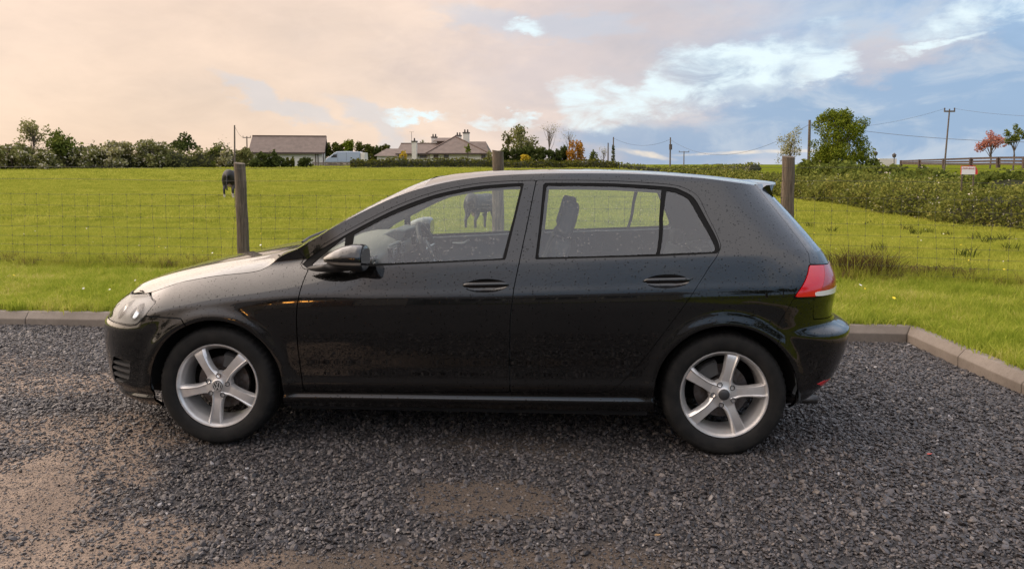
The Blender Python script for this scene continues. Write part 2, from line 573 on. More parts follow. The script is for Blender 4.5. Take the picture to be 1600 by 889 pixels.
M['chrome'] = principled('chrome reflector', (.80, .80, .78), 0.12, metal=1.0, bump=0.5, bump_scale=28, bump_d=0.01)
M['chrome2'] = principled('smooth chrome reflector', (.75, .75, .74), 0.14, metal=1.0)
M['slat'] = principled('grey bumper slat', (.045, .045, .045), .4)
M['bezel'] = principled('light grey lamp bezel', (.21, .205, .195), 0.35, metal=0.2)
M['red'] = principled('red tail lamp plastic', (.58, .005, .010), 0.16, coat=1.0, coat_rough=0.02)
M['red_dark'] = principled('deep red ribbed lamp plastic', (.36, .008, .014), 0.22, coat=1.0, coat_rough=0.04, bump=0.6, bump_scale=70, bump_d=0.003)
M['white_lens'] = principled('white reversing lamp plastic', (.66, .64, .62), 0.2, coat=1.0)
M['amber'] = principled('clear indicator strip', (.16, .14, .12), 0.2, coat=0.8)
M['alloy'] = principled('silver alloy wheel paint', (.64, .63, .62), 0.30, metal=0.6, coat=0.3, var=(.52, .50, .485), var_scale=9)
M['disc'] = principled('brake disc steel', (.16, .15, .15), 0.42, metal=0.8, var=(.09, .07, .06), var_scale=30)
M['calliper'] = principled('dark brake calliper', (.05, .05, .05), 0.6)
M['cap'] = principled('dark wheel cap', (.035, .035, .037), 0.4)
M['badge'] = principled('pale badge metal', (.62, .62, .62), 0.3, metal=0.6)
M['exhaust'] = principled('exhaust steel', (.10, .09, .085), 0.45, metal=0.9)

def make_tyre():
    m, t, out = material('black tyre rubber')
    b = t.node('ShaderNodeBsdfPrincipled'); t.l.new(b.outputs[0], out.inputs[0])
    tc = t.node('ShaderNodeTexCoord').outputs['Object']
    n = t.noise(tc, 14.0, 6, 0.65)
    t.put(b.inputs['Base Color'], t.mix(t.step(n, 0.35, 0.75), (.007, .007, .007), (.018, .0165, .015)))
    b.inputs['Specular IOR Level'].default_value = .22
    t.put(b.inputs['Roughness'], t.math('MULTIPLY_ADD', n, 0.25, 0.62))
    t.put(b.inputs['Normal'], t.bump(t.noise(tc, 260, 3, 0.6), 0.25, 0.0015))
    return m
M['tyre'] = make_tyre()
# ------------------------------------------------------------------ the car: one wrap surface from nose to tail, cut into panels
CAR = thing('parked_car', 'wet black five door hatchback with silver alloy wheels parked on dark gravel', 'car', (1.30, 0, 0))
XCF, XCR = -0.25, 2.75
t_xn = pchip([(.15, -.66), (.19, -.73), (.23, -.785), (.27, -.815), (.32, -.845), (.42, -.866), (.52, -.876), (.58, -.873), (.605, -.868), (.64, -.835), (.70, -.80), (.74, -.755), (.80, -.62), (1.0, -.40), (1.5, -.35)])
t_xt = pchip([(.15, 3.00), (.20, 3.07), (.25, 3.16), (.32, 3.27), (.45, 3.365), (.55, 3.395), (.60, 3.402), (.618, 3.397), (.64, 3.345), (.665, 3.305), (.72, 3.298), (.80, 3.312), (.86, 3.314), (.95, 3.285), (1.0, 3.258), (1.05, 3.222), (1.2, 3.105), (1.33, 2.995), (1.45, 2.90)])
t_zc = pchip([(-.95, .64), (-.47, .66), (-.07, .725), (.2, .758), (.465, .781), (1.55, .813), (2.5, .844), (3.0, .858), (3.6, .86)])
t_zb = pchip([(-.95, .70), (-.47, .78), (-.30, .828), (-.07, .875), (.16, .905), (.30, .925), (.49, .944), (1.6, .996), (2.6, 1.037), (3.0, 1.045), (3.6, 1.05)])
t_door = pchip([(.15, .79), (.19, .815), (.225, .846), (.25, .8700), (.266, .8735), (.275, .8730), (.281, .8650), (.290, .8640), (.300, .866), (.314, .875), (.332, .8845), (.352, .8865), (.385, .8835), (.43, .8830), (.50, .8865), (.58, .8910), (.66, .8935), (.73, .8935), (.775, .8915), (.807, .8885), (.819, .8862), (.85, .8780), (.90, .8655), (.95, .8530), (.978, .8455), (.99, .841)])

def Wid(x, z):
    x = np.asarray(x, float); z = np.asarray(z, float)
    zc, zb = t_zc(x), t_zb(x)
    zz = np.where(z < zc, .15 + (z - .15) * (.813 - .15) / (zc - .15), .813 + (z - zc) * (.99 - .813) / (zb - zc))
    h = np.maximum(z - zb, 0)
    tr = np.maximum(x - 1.5, 0) / 1.4; tf = np.maximum(1.3 - x, 0)
    green = .841 - .42 * h - .12 * h * h - 5 * np.maximum(z - 1.372, 0) ** 2 - (h / .4) * (.085 * tr ** 2 + .05 * tf ** 2)
    Wd = np.where(z <= zb, t_door(np.minimum(zz, .99)), green)
    u = np.clip((z - zc) / (zb - zc), 0, 1.12)
    Wf = np.where(z < zc, t_door(np.minimum(zz, .813)), .8873 - .118 * u ** 2.0 - .012 * u)
    b = sst(.36, .85, x)
    W = Wf * (1 - b) + Wd * b
    W = W - .014 * sst(1.9, 2.9, x)
    for xw in (0.0, 2.637):
        r = np.hypot(x - xw, z - .31)
        W = W + .013 * np.exp(-((r - .372) / .04) ** 2) * sst(.2, .35, z)
    return W

def _corner(n, m, D, Wc):
    th = np.linspace(0, math.pi / 2, 900)
    X = np.sin(th) ** (2 / m); Y = np.cos(th) ** (2 / n)
    s = np.r_[0, np.cumsum(np.hypot(np.diff(X * D), np.diff(Y * Wc)))]
    return s, X, Y
FS, FX, FY = _corner(2.6, 2.4, .62, .885)
RS, RX, RY = _corner(3.7, 3.0, .60, .87)
A0, A1 = XCF - FS[-1], XCR + RS[-1]

def surf(a, z):
    a, z = np.broadcast_arrays(np.asarray(a, float), np.asarray(z, float))
    xcr = XCR - .27 * sst(.9, 1.4, z)
    sf = np.clip(XCF - a, 0, None); sr = np.clip(a - XCR, 0, None)
    x = np.clip(a, XCF, XCR)
    x = np.where(x > 2.1, 2.1 + (x - 2.1) * (xcr - 2.1) / (XCR - 2.1), x)
    x = x - (XCF - t_xn(z)) * np.interp(sf, FS, FX) + (t_xt(z) - xcr) * np.interp(sr, RS, RX)
    y = -Wid(x, z) * np.interp(sf, FS, FY) * np.interp(sr, RS, RY)
    return np.stack([x, y, z], -1)

NA = 460
ga = np.linspace(A0, A1, NA)
vrow = np.r_[np.linspace(0, 1, 54)[:-1], np.linspace(1, 2, 16)[:-1], np.linspace(2, 3, 44)]
xx = np.clip(ga, -.9, 3.4)[:, None]
zc_, zb_ = t_zc(xx), t_zb(xx)
GZ = np.where(vrow <= 1, .15 + (zc_ - .15) * vrow, np.where(vrow <= 2, zc_ + (zb_ - zc_) * (vrow - 1), zb_ + (1.455 - zb_) * (vrow - 2)))
GA = np.repeat(ga[:, None], len(vrow), 1)
GP = surf(GA, GZ)
GN = -grid_normals(GP)
GN[np.sum(GN * (GP - np.array([1.3, 0, .6])), 2) < 0] *= 1
if np.mean(GN[NA // 2, :, 1]) > 0: GN = -GN
GT = grid_tris(NA, len(vrow))
# triangles must wind with the normals
_e = GP.reshape(-1, 3)[GT]
_n = np.cross(_e[:, 1] - _e[:, 0], _e[:, 2] - _e[:, 0])
if np.sum(_n * GN.reshape(-1, 3)[GT[:, 0]]) < 0: GT = GT[:, ::-1]
GM = np.concatenate([GP, GN, GA[..., None], GZ[..., None]], 2).reshape(-1, 8)
PXg, PYg = proj(GP)
FACING = np.sum(GN * (CAM - GP), 2) > 0.02

def pix(pts):
    """photo pixels -> (a, z) on the car's side"""
    out = []
    for (px, py) in pts:
        d = np.where(FACING, (PXg - px) ** 2 + (PYg - py) ** 2, 1e9)
        i, j = np.unravel_index(np.argmin(d), d.shape)
        i0, j0 = min(max(i, 1), NA - 2), min(max(j, 1), len(vrow) - 2)
        Ja = np.array([[PXg[i0 + 1, j0] - PXg[i0 - 1, j0], PXg[i0, j0 + 1] - PXg[i0, j0 - 1]], [PYg[i0 + 1, j0] - PYg[i0 - 1, j0], PYg[i0, j0 + 1] - PYg[i0, j0 - 1]]]) / 2
        try:
            st = np.linalg.solve(Ja, [px - PXg[i, j], py - PYg[i, j]])
        except np.linalg.LinAlgError:
            st = np.zeros(2)
        st = np.clip(st, -1.5, 1.5)
        az_ = GA[i, j] + st[0] * (ga[1] - ga[0])
        fz = np.interp(j + st[1], np.arange(len(vrow)), GZ[i])
        out.append((az_, fz))
    return np.array(out)

A_, Z_ = GM[:, 6], GM[:, 7]
def poly_field(pts): return sdf(pts, A_, Z_)
def a_at_y(yabs, rear=False):
    if rear: return XCR + np.interp(1 - yabs / .87, 1 - RY, RS)
    return XCF - np.interp(1 - yabs / .885, 1 - FY, FS)

GAP = .0026
px_hood = [(221, 458), (231, 457.5), (268, 445), (332, 432), (396, 425), (418, 417), (433, 405), (445, 397), (463, 390)]
px_apil = [(463, 390), (475, 383), (540, 345), (600, 315.5), (640, 300), (662, 293.5)]
px_rail = [(662, 293.5), (690, 286.5), (720, 281), (760, 276), (800, 273.2), (850, 271.5), (900, 271), (950, 271.2), (1000, 272.3), (1050, 275), (1100, 279), (1150, 285.5), (1192, 292.5)]
az_hood = cr(pix(px_hood), 5); az_apil = cr(pix(px_apil), 6); az_rail = cr(pix(px_rail), 5)
az_front = np.array([(A0 - .05, .752), (a_at_y(.45), .752), (-.80, .753), (-.70, .762)])
TOP = np.vstack([az_front, az_hood[:-1], az_apil[:-1], az_rail, [(A1 + .05, 1.375), (A1 + .05, .05), (A0 - .05, .05)]])
f_top = poly_field(TOP)
RAF, RAR = .357, .362
f_arch = np.minimum(np.hypot(GM[:, 0] - .008, Z_ - .315) - RAF, np.hypot(GM[:, 0] - 2.640, Z_ - .315) - RAR)
t_bot = pchip([(-1.4, .20), (-.9, .195), (-.45, .185), (-.2, .18), (.3, .205), (2.2, .215), (2.85, .20), (3.1, .205), (3.3, .27), (3.6, .30), (4.1, .31)])
f_bot = Z_ - t_bot(A_)

door_f = np.vstack([pix([(482, 421), (475, 437), (468, 458), (464, 480), (463, 500), (465, 540), (470, 580), (477, 611.5), (640, 612.5), (797, 613)]),
                    pix([(796, 560), (797, 500), (803, 450), (812.5, 404)]), pix([(824, 350), (838, 281.5)]),
                    cr(pix([(838, 281.5), (790, 283), (740, 287.5), (680, 299.5), (620, 321), (560, 350.5), (510, 379), (479, 401), (470, 411)]), 5)[1:]])
door_r = np.vstack([pix([(838, 281.5), (824, 350), (812.5, 404), (803, 450), (797, 500), (796, 560), (797, 613), (860, 613.5), (940, 614)]),
                    cr(pix([(950, 612), (966, 603), (1000, 568), (1040, 517), (1075, 470), (1104, 425), (1122, 398)]), 4),
                    cr(pix([(1127, 384), (1110, 345), (1092, 308.5), (1070, 294), (1040, 287.5), (960, 282.5), (900, 281.5)]), 4)])
dlo_f = np.vstack([pix([(474, 418.5), (471, 414)]), cr(pix([(480, 404.5), (512, 383.5), (562, 355), (622, 325.5), (682, 304), (742, 292), (790, 287.5)]), 4), pix([(819, 286.2), (806, 340), (790, 406), (700, 410.5), (600, 415)])])
dlo_r = np.vstack([pix([(836, 405.5), (843, 350), (849, 286)]), cr(pix([(900, 286), (960, 287), (1042, 292), (1067, 298.5), (1087, 312.5), (1108, 350), (1124, 384), (1121, 396)]), 5), pix([(1030, 400.5), (930, 403)])])
g_tri = pix([(483, 415), (497, 404), (512, 392), (540, 368.5), (537, 390), (533, 413.2)])
g_front = np.vstack([pix([(547, 412.5), (549, 390), (553, 366)]), cr(pix([(600, 341), (640, 324.5), (690, 306.8), (745, 296), (790, 291.8)]), 4), pix([(814, 290.3), (802, 340), (785, 403.6), (700, 407.6), (620, 410.5)])])
g_rear = pix([(854, 290), (900, 290), (960, 291), (1034, 296), (1030, 340), (1025, 396.8), (930, 400), (841, 402)])
g_quart = np.vstack([pix([(1031, 396.8), (1036, 340), (1042, 297.6)]), cr(pix([(1055, 300.5), (1066, 305), (1079, 315), (1100, 352), (1117, 385), (1115, 393)]), 4)])
fender = np.vstack([pix([(232, 459), (244, 472), (227, 493.5), (283, 497.5), (300, 520), (330, 570)]), [(.05, .12), (.30, .12)], pix([(440, 616), (477, 613), (470, 580), (465, 540), (463, 500), (464, 480), (468, 458), (475, 437), (482, 421), (474, 419), (470, 412), (476, 402), (463, 390)]) + np.array([0, 0.0])])
fender = np.vstack([fender, [(az_hood[-1][0], az_hood[-1][1] + .05), (az_hood[0][0], az_hood[0][1] + .1)]])
bump_f = np.vstack([pix([(184, 505), (203, 509), (213, 508), (227, 494), (283, 498), (300, 520), (330, 570)]), [(.05, .05), (A0 - .1, .05), (A0 - .1, .632), (a_at_y(.44), .632)]])
lamp_f = np.vstack([[(a_at_y(.44), .745), (-.80, .747), (-.70, .757)], pix([(221, 459), (230, 460), (236, 463.5), (244, 472), (227, 493), (213, 507), (203, 508)]), [(-.60, .630), (-.80, .632), (a_at_y(.44), .637)]])
lamp_r = np.vstack([pix([(1240, 465), (1264, 414), (1294, 412)]), [(a_at_y(.44, True), .955), (a_at_y(.44, True), .80)], pix([(1298, 459), (1283, 463)])])
tailg = np.vstack([pix([(1190, 301), (1225, 345), (1263, 396), (1264, 413), (1286, 413.5), (1276, 463), (1271, 467), (1271, 499)]), [(A1 + .1, .655), (A1 + .1, 1.5)], [(pix([(1190, 301)])[0][0], 1.5)]])
bump_r = np.vstack([pix([(1240, 466), (1272, 466), (1271, 499)]), [(A1 + .1, .652), (A1 + .1, .05), (2.72, .05)], pix([(1216, 507)])])
zgl = pix([(1276, 394)])[0][1]
glass_t = np.vstack([pix([(1204, 306), (1240, 349), (1273, 394)]), [(A1 + .1, zgl), (A1 + .1, 1.338), (pix([(1204, 306)])[0][0], 1.338)]])
fog = pix([(177, 556), (190, 561), (203, 563), (203, 580), (201, 596), (190, 598), (180, 593), (175, 575)])
refl_r = pix([(1276, 600), (1288, 594), (1304, 586.5), (1303, 594), (1297, 600), (1286, 603)])

FLD = {k: poly_field(v) for k, v in dict(door_f=door_f, door_r=door_r, dlo_f=dlo_f, dlo_r=dlo_r, g_tri=g_tri, g_front=g_front, g_rear=g_rear, g_quart=g_quart,
       fender=fender, bump_f=bump_f, lamp_f=lamp_f, lamp_r=lamp_r, tailg=tailg, bump_r=bump_r, glass_t=glass_t, fog=fog, refl_r=refl_r).items()}
def ins(k, g=GAP): return FLD[k] - g
def outs(k, g=GAP): return -FLD[k] - g

def panel(name, fields, mat, parent=CAR, inset=0.0, rim=.014, sides='both', label=None, fill_rim=True):
    """cut a panel out of the wrap surface; sides: near+far as two parts, or one part welded over the middle"""
    Mx = np.hstack([GM] + [f[:, None] for f in fields]); T = GT
    for k in range(len(fields)):
        Mx, T = clip(Mx, T, Mx[:, 8 + k])
        if len(T) == 0: print('empty panel', name); return []
    N = Mx[:, 3:6]; N = N / (np.linalg.norm(N, axis=1, keepdims=True) + 1e-9)
    V = Mx[:, :3] - N * inset
    F = T
    if rim:
        B = boundary(T)
        mid = np.abs(V[B][:, :, 1]).max(1) > .004
        B = B[mid]
        p, q = V[B[:, 0]], V[B[:, 1]]
        n0, n1 = N[B[:, 0]], N[B[:, 1]]
        nr = np.cross(q - p, n0); nr = nr / (np.linalg.norm(nr, axis=1, keepdims=True) + 1e-9)
        b = len(V); k = len(B)
        V = np.vstack([V, p, q, q - n1 * rim, p - n0 * rim])
        N = np.vstack([N, nr, nr, nr, nr])
        i = np.arange(k)
        F = np.vstack([F, np.stack([b + k + i, b + i, b + 3 * k + i], 1), np.stack([b + k + i, b + 3 * k + i, b + 2 * k + i], 1)])
    Vm, Nm, Fm = V * [1, -1, 1], N * [1, -1, 1], F[:, ::-1]
    if sides == 'one':
        o = [build(name, np.vstack([V, Vm]), np.vstack([F, Fm + len(V)]), mat, parent, normals=np.vstack([N, Nm]))]
    elif sides == 'near':
        o = [build(name, V, F, mat, parent, normals=N)]
    else:
        par2 = parent[1] if isinstance(parent, (list, tuple)) else parent
        par1 = parent[0] if isinstance(parent, (list, tuple)) else parent
        o = [build(name, V, F, mat, par1, normals=N), build(name, Vm, Fm, mat, par2, normals=Nm)]
    if label:
        for q_ in o: q_['label'] = label
    return o

# door handle dishes
hx = [pix([(759, 446.5)])[0], pix([(1042, 439.5)])[0]]
dish = []
for c in hx:
    du, dv = A_ - c[0], Z_ - c[1] - .03 * (A_ - c[0])
    dish.append((1 - np.sqrt((du / .112) ** 2 + (dv / .034) ** 2 + 1e-9)) * .034)

DF = panel('front_door', [f_top, ins('door_f'), outs('dlo_f', 0), -dish[0]], M['paint'])
DR = panel('rear_door', [f_top, f_arch, ins('door_r'), outs('dlo_r', 0), -dish[1]], M['paint'])
for D_, ds in ((DF, dish[0]), (DR, dish[1])):
    # the recess behind the grip
    Mx, T = clip(np.hstack([GM, ds[:, None]]), GT, ds)
    dep = .026 * np.sqrt(np.clip(Mx[:, 8] / .034, 0, 1))
    N = Mx[:, 3:6]
    V = Mx[:, :3] - N * dep[:, None]
    build('handle_recess', V, T, M['paint'], D_[0], True)
    build('handle_recess', V * [1, -1, 1], T[:, ::-1], M['paint'], D_[1], True)
def grip(c, D_):
    rings = []
    for s in np.linspace(-1, 1, 21):
        a = c[0] + .118 * s
        z = c[1] + .03 * (a - c[0]) + .004
        p = surf(a, z)
        e = math.sqrt(max(1 - abs(s) ** 6, 0.02))
        out = .016 * (1 - .35 * abs(s) ** 3)
        ring = []
        for k in range(12):
            th = 2 * math.pi * k / 12
            ring.append(p + np.array([0, -out - .009 * e * math.cos(th), .0145 * e * math.sin(th) + .002]))
        rings.append(np.array(ring))
    V, F = loft(rings)
    o = build('door_handle', V, F, M['paint'], D_[0], True)
    V2 = V * [1, -1, 1]
    build('door_handle', V2, [f[::-1] for f in F], M['paint'], D_[1], True)
grip(hx[0], DF); grip(hx[1], DR)
WSF = panel('window_seal', [f_top, ins('dlo_f', -.0005), outs('g_tri', 0), outs('g_front', 0)], M['seal'], DF, .003, .006)
WSR = panel('window_seal', [f_top, ins('dlo_r', -.0005), outs('g_rear', 0), outs('g_quart', 0)], M['seal'], DR, .003, .006)
panel('quarter_window', [ins('g_tri', -.002)], M['glass'], DF, .006, 0)
panel('window', [ins('g_front', -.002)], M['glass'], DF, .006, 0)
panel('window', [ins('g_rear', -.002)], M['glass'], DR, .006, 0)
panel('quarter_window', [ins('g_quart', -.002)], M['glass'], DR, .006, 0)
FE = panel('fender', [f_top - GAP * .5, f_arch, f_bot, ins('fender'), outs('lamp_f')], M['paint'])
f_side = [f_top, f_arch, f_bot, outs('door_f', 0), outs('door_r', 0), outs('fender', 0), outs('bump_f', 0), outs('lamp_f', 0), outs('bump_r', 0), outs('lamp_r'), outs('tailg', 0), A_ - .0]
BS = panel('body_side', f_side, M['paint'])
# sill strip that catches the light
BF = panel('front_bumper', [f_arch, f_bot, ins('bump_f'), outs('lamp_f'), outs('fog', 0)], M['paint'], sides='one')[0]
panel('fog_grille', [ins('fog', -.002)], M['plastic'], BF, .035, 0)
for k in range(4):
    zb0 = .300 + .034 * k
    panel('grille_slat', [ins('fog', .002), Z_ - zb0, zb0 + .013 - Z_], M['slat'], BF, .004, .03)
GR = panel('upper_grille', [f_top - GAP, outs('bump_f'), outs('lamp_f'), a_at_y(.40) - A_], M['plastic'], inset=.012, sides='one')[0]
for k in range(3):
    zb0 = .652 + .03 * k
    panel('grille_slat', [f_top - GAP, a_at_y(.43) - A_, Z_ - zb0, zb0 + .012 - Z_], M['gloss'], GR, .002, .02, sides='one')
# headlamps: lens, reflector behind it, bowls
LF = panel('headlight', [ins('lamp_f')], M['lens'], inset=.001, rim=0, label='clear halogen headlight lens over a pale reflector')
BOWL = [(-.485, .703, .046), (-.640, .700, .050)]
holes = [np.hypot(A_ - a, (Z_ - z)) - r_ for a, z, r_ in BOWL]
panel('lamp_housing', [ins('lamp_f', -.002)] + holes, M['bezel'], LF, .016, .012)
panel('lamp_back', [ins('lamp_f', .004)], M['plastic'], LF, .075, 0)
panel('lamp_rim', [ins('lamp_f', 0), outs('lamp_f', -.0045)], M['plastic'], LF, .0015, .014)
panel('lamp_brow', [ins('lamp_f', .006), .645 - Z_ + .06 * (A_ + .5)], M['bezel'], LF, .010, .012)
for (a, z, r_) in BOWL:
    c3 = surf(a, z); n3 = np.cross(surf(a + .01, z) - c3, surf(a, z + .01) - c3); n3 /= np.linalg.norm(n3)
    if n3[1] > 0: n3 = -n3
    ax = Vector(n3 + np.array([-.35, 0, 0])).normalized()
    for side in (0, 1):
        mb = MB(); mb.lathe([(.010, .050), (.55 * r_, .044), (.84 * r_, .026), (1.02 * r_, -.001), (1.05 * r_, -.001)], 28, 'y')
        q = np.array(Vector((0, -1, 0)).rotation_difference(ax).to_matrix())
        Vb = np.array(mb.V) @ q.T + c3 - n3 * .017
        hb_ = MB(); hb_.lathe([(.0, .012), (.009, .016), (.011, .050)], 12, 'y'); Vh = np.array(hb_.V) @ q.T + c3 - n3 * .017
        if side: Vb = Vb * [1, -1, 1]; Vh = Vh * [1, -1, 1]
        build('reflector_bowl', Vb, mb.F, M['chrome2'], LF[side], True)
        build('bulb', Vh, hb_.F, M['bezel'], LF[side], True)
# tail lamps
TL = panel('tail_light', [ins('lamp_r'), outs('tailg', -GAP)], M['red'], inset=-.003, rim=.02)
panel('lamp_inner', [ins('lamp_r'), ins('tailg', GAP * .3)], M['red_dark'], TL, -.004, .02)
wst = np.vstack([pix([(1273, 456), (1300, 450.5)]), [(a_at_y(.60, True), pix([(1302, 450)])[0][1]), (a_at_y(.60, True), pix([(1302, 458.5)])[0][1])], pix([(1300, 458.5), (1284, 462), (1273, 462.5)])])
panel('reversing_lamp', [poly_field(wst)], M['white_lens'], TL, -.0050, .01)
TG = panel('tailgate', [ins('tailg'), outs('lamp_r'), outs('glass_t', 0), 1.372 - Z_], M['paint'], sides='one')[0]
RG = panel('rear_window', [ins('glass_t', -.001)], M['privacy'], TG, .002, 0, sides='one')
BR = panel('rear_bumper', [f_arch, f_bot, ins('bump_r'), outs('lamp_r')], M['paint'], sides='one')[0]
panel('reflector', [ins('refl_r', 0)], M['red'], BR, -.0015, .006)

# inner shell of the cabin: door cards, pillars, closes the panel gaps
f_open = [outs('dlo_f', -.006), outs('dlo_r', -.010)]
f_low = np.hypot(GM[:, 0] - 0, Z_ - .315) - .40
f_lo2 = np.hypot(GM[:, 0] - 2.637, Z_ - .315) - .40
IN = panel('cabin_trim', [f_top - .004, Z_ - .24, f_low, f_lo2, outs('glass_t', -.01), outs('lamp_f', 0), outs('fog', 0)] + f_open, M['cabin'], CAR, .038, .02)

# ---- bonnet
def hood_patch():
    nt, nq = 40, 41
    G3 = surf(az_hood[:, 0], az_hood[:, 1])
    G3 = resample(G3, nt)
    cl = resample(cr([(-.752, .757), (-.70, .793), (-.52, .848), (-.22, .912), (.08, .965), (.28, .998), (.36, 1.010)], 8), nt)
    q = np.linspace(0, .996, nq)
    P = np.zeros((nt, nq, 3))
    P[..., 1] = G3[:, 1][:, None] * q
    P[..., 0] = cl[:, 0][:, None] + (G3[:, 0] - cl[:, 0])[:, None] * q ** 2.2
    P[..., 2] = cl[:, 1][:, None] + (G3[:, 2] - cl[:, 1])[:, None] * (.22 * q ** 2 + .78 * q ** 7)
    E3 = surf(*np.vstack([resample(az_front, 60), az_hood[:1]]).T)
    o = np.argsort(E3[:, 1])
    yq = G3[0, 1] * q
    E = np.stack([np.interp(yq, E3[o, 1], E3[o, 0]), yq, np.interp(yq, E3[o, 1], E3[o, 2])], 1)
    w = (1 - np.linspace(0, 1, nt)) ** 3
    P += w[:, None, None] * (E - P[0])[None]
    # two soft folds along the bonnet
    fold = np.exp(-((q - .66) / .05) ** 2) * .006
    P[..., 2] += fold[None] * np.sin(np.linspace(0, math.pi, nt))[:, None] ** .7
    return P
def sym_patch(name, P, mat, parent=CAR, rim=.015):
    Vl = P.reshape(-1, 3)
    nt, nq = P.shape[:2]
    Pm = P[:, ::-1] * [1, -1, 1]
    G = np.concatenate([P[:, :0:-1], Pm[:, ::-1]], 1)        # near edge -> middle -> far edge
    N = grid_normals(G)
    T = grid_tris(nt, G.shape[1])
    if N[..., 2].mean() < 0: N = -N
    e = G.reshape(-1, 3)[T]; n = np.cross(e[:, 1] - e[:, 0], e[:, 2] - e[:, 0])
    if np.sum(n * N.reshape(-1, 3)[T[:, 0]]) < 0: T = T[:, ::-1]
    V = G.reshape(-1, 3); Nf = N.reshape(-1, 3)
    if rim:
        B = boundary(T)
        p, q = V[B[:, 0]], V[B[:, 1]]; n0, n1 = Nf[B[:, 0]], Nf[B[:, 1]]
        nr = np.cross(q - p, n0); nr /= np.linalg.norm(nr, axis=1, keepdims=True) + 1e-9
        b, k = len(V), len(B); i = np.arange(k)
        V = np.vstack([V, p, q, q - n1 * rim, p - n0 * rim]); Nf = np.vstack([Nf, nr, nr, nr, nr])
        T = np.vstack([T, np.stack([b + k + i, b + i, b + 3 * k + i], 1), np.stack([b + k + i, b + 3 * k + i, b + 2 * k + i], 1)])
    return build(name, V, T, mat, parent, normals=Nf)
HP = hood_patch()
HOOD = sym_patch('bonnet', HP, M['paint'])

# ---- windscreen
nt, nq = 26, 25
AP = resample(surf(az_apil[:, 0], az_apil[:, 1]), nt)
clw = resample(cr([(.30, 1.015), (.62, 1.205), (.90, 1.345), (1.06, 1.408)], 6), nt)
q = np.linspace(0, .998, nq)
WP = np.zeros((nt, nq, 3))
WP[..., 1] = AP[:, 1][:, None] * q
WP[..., 0] = clw[:, 0][:, None] + (AP[:, 0] - clw[:, 0])[:, None] * q ** 2.4
WP[..., 2] = clw[:, 1][:, None] + (AP[:, 2] - clw[:, 1])[:, None] * q ** 2.4
sym_patch('windscreen', WP, M['screen'], CAR, 0)
# cowl between bonnet and windscreen
cw = np.stack([HP[-1] + [0.004, 0, -.022], (HP[-1] + WP[0][np.linspace(0, nq - 1, HP.shape[1]).astype(int)]) / 2 + [0, 0, -.035], WP[0][np.linspace(0, nq - 1, HP.shape[1]).astype(int)] + [0, 0, -.012]], 0)
COWL = sym_patch('cowl', cw, M['plastic'], CAR, 0)
for (y0, x0, y1) in ((.62, .30, -.05), (.0, .27, -.62)):
    mb = MB()
    pts = []
    for s in np.linspace(0, 1, 9):
        yy = y0 + (y1 - y0) * s
        qq = min(abs(yy) / .72, .99)
        k = int(qq * (nq - 1))
        pts.append(WP[2, k] * [1, 0, 1] + np.array([-.025, yy, .012 - .012 * s]))
    mb.tube(pts, .007, 6)
    mb.build('wiper', M['plastic'], COWL, True)
# ---- roof
nt = 60
RL = resample(surf(az_rail[:, 0], az_rail[:, 1]), nt)
q = np.linspace(0, 1.0, 25)
t_rz = pchip([(1.03, 1.398), (1.2, 1.426), (1.5, 1.4445), (1.9, 1.450), (2.3, 1.440), (2.6, 1.420), (2.9, 1.388), (3.1, 1.36)])
RP = np.zeros((nt, 25, 3))
k0 = np.linspace(0, 1, nt)
xcl = 1.065 + (2.90 - 1.065) * k0
RP[..., 1] = RL[:, 1][:, None] * q
RP[..., 0] = xcl[:, None] + (RL[:, 0] - xcl)[:, None] * q ** 2.4
RP[..., 2] = t_rz(xcl)[:, None] + (RL[:, 2] - t_rz(xcl))[:, None] * (.55 * q ** 2 + .45 * q ** 5)
ROOF = sym_patch('roof', RP, M['paint'], CAR, .01)
lin = RP.copy(); lin[..., 2] -= .03; lin[..., 1] *= .97
sym_patch('head_lining', lin, M['head'], CAR, 0)
# ---- roof spoiler
rings = []
for qq in np.linspace(-1, 1, 41):
    j = abs(qq) * 24; j0 = int(min(j, 23)); w_ = j - j0
    rt = RP[-1, j0] * (1 - w_) + RP[-1, j0 + 1] * w_
    yb = rt[1] if qq < 0 else -rt[1]
    xt = 3.055 - .095 * abs(qq) ** 2.6
    zt = 1.378 - .012 * qq * qq
    if abs(qq) > .97: xt -= .012
    rings.append(np.array([(rt[0] + .003, yb, rt[2] - .001), (rt[0] + (xt - rt[0]) * .5, yb * .995, rt[2] * .5 + zt * .5 + .004), (xt, yb * .985, zt), (xt + .002, yb * .985, zt - .010), (rt[0] + .10 - .04 * abs(qq), yb * .985, rt[2] - .055), (rt[0] + .006, yb * .985, rt[2] - .062)]))
V, F = loft(rings)
o = build('roof_spoiler', V, F, M['paint'], TG, True); o.data.set_sharp_from_angle(angle=R(35))

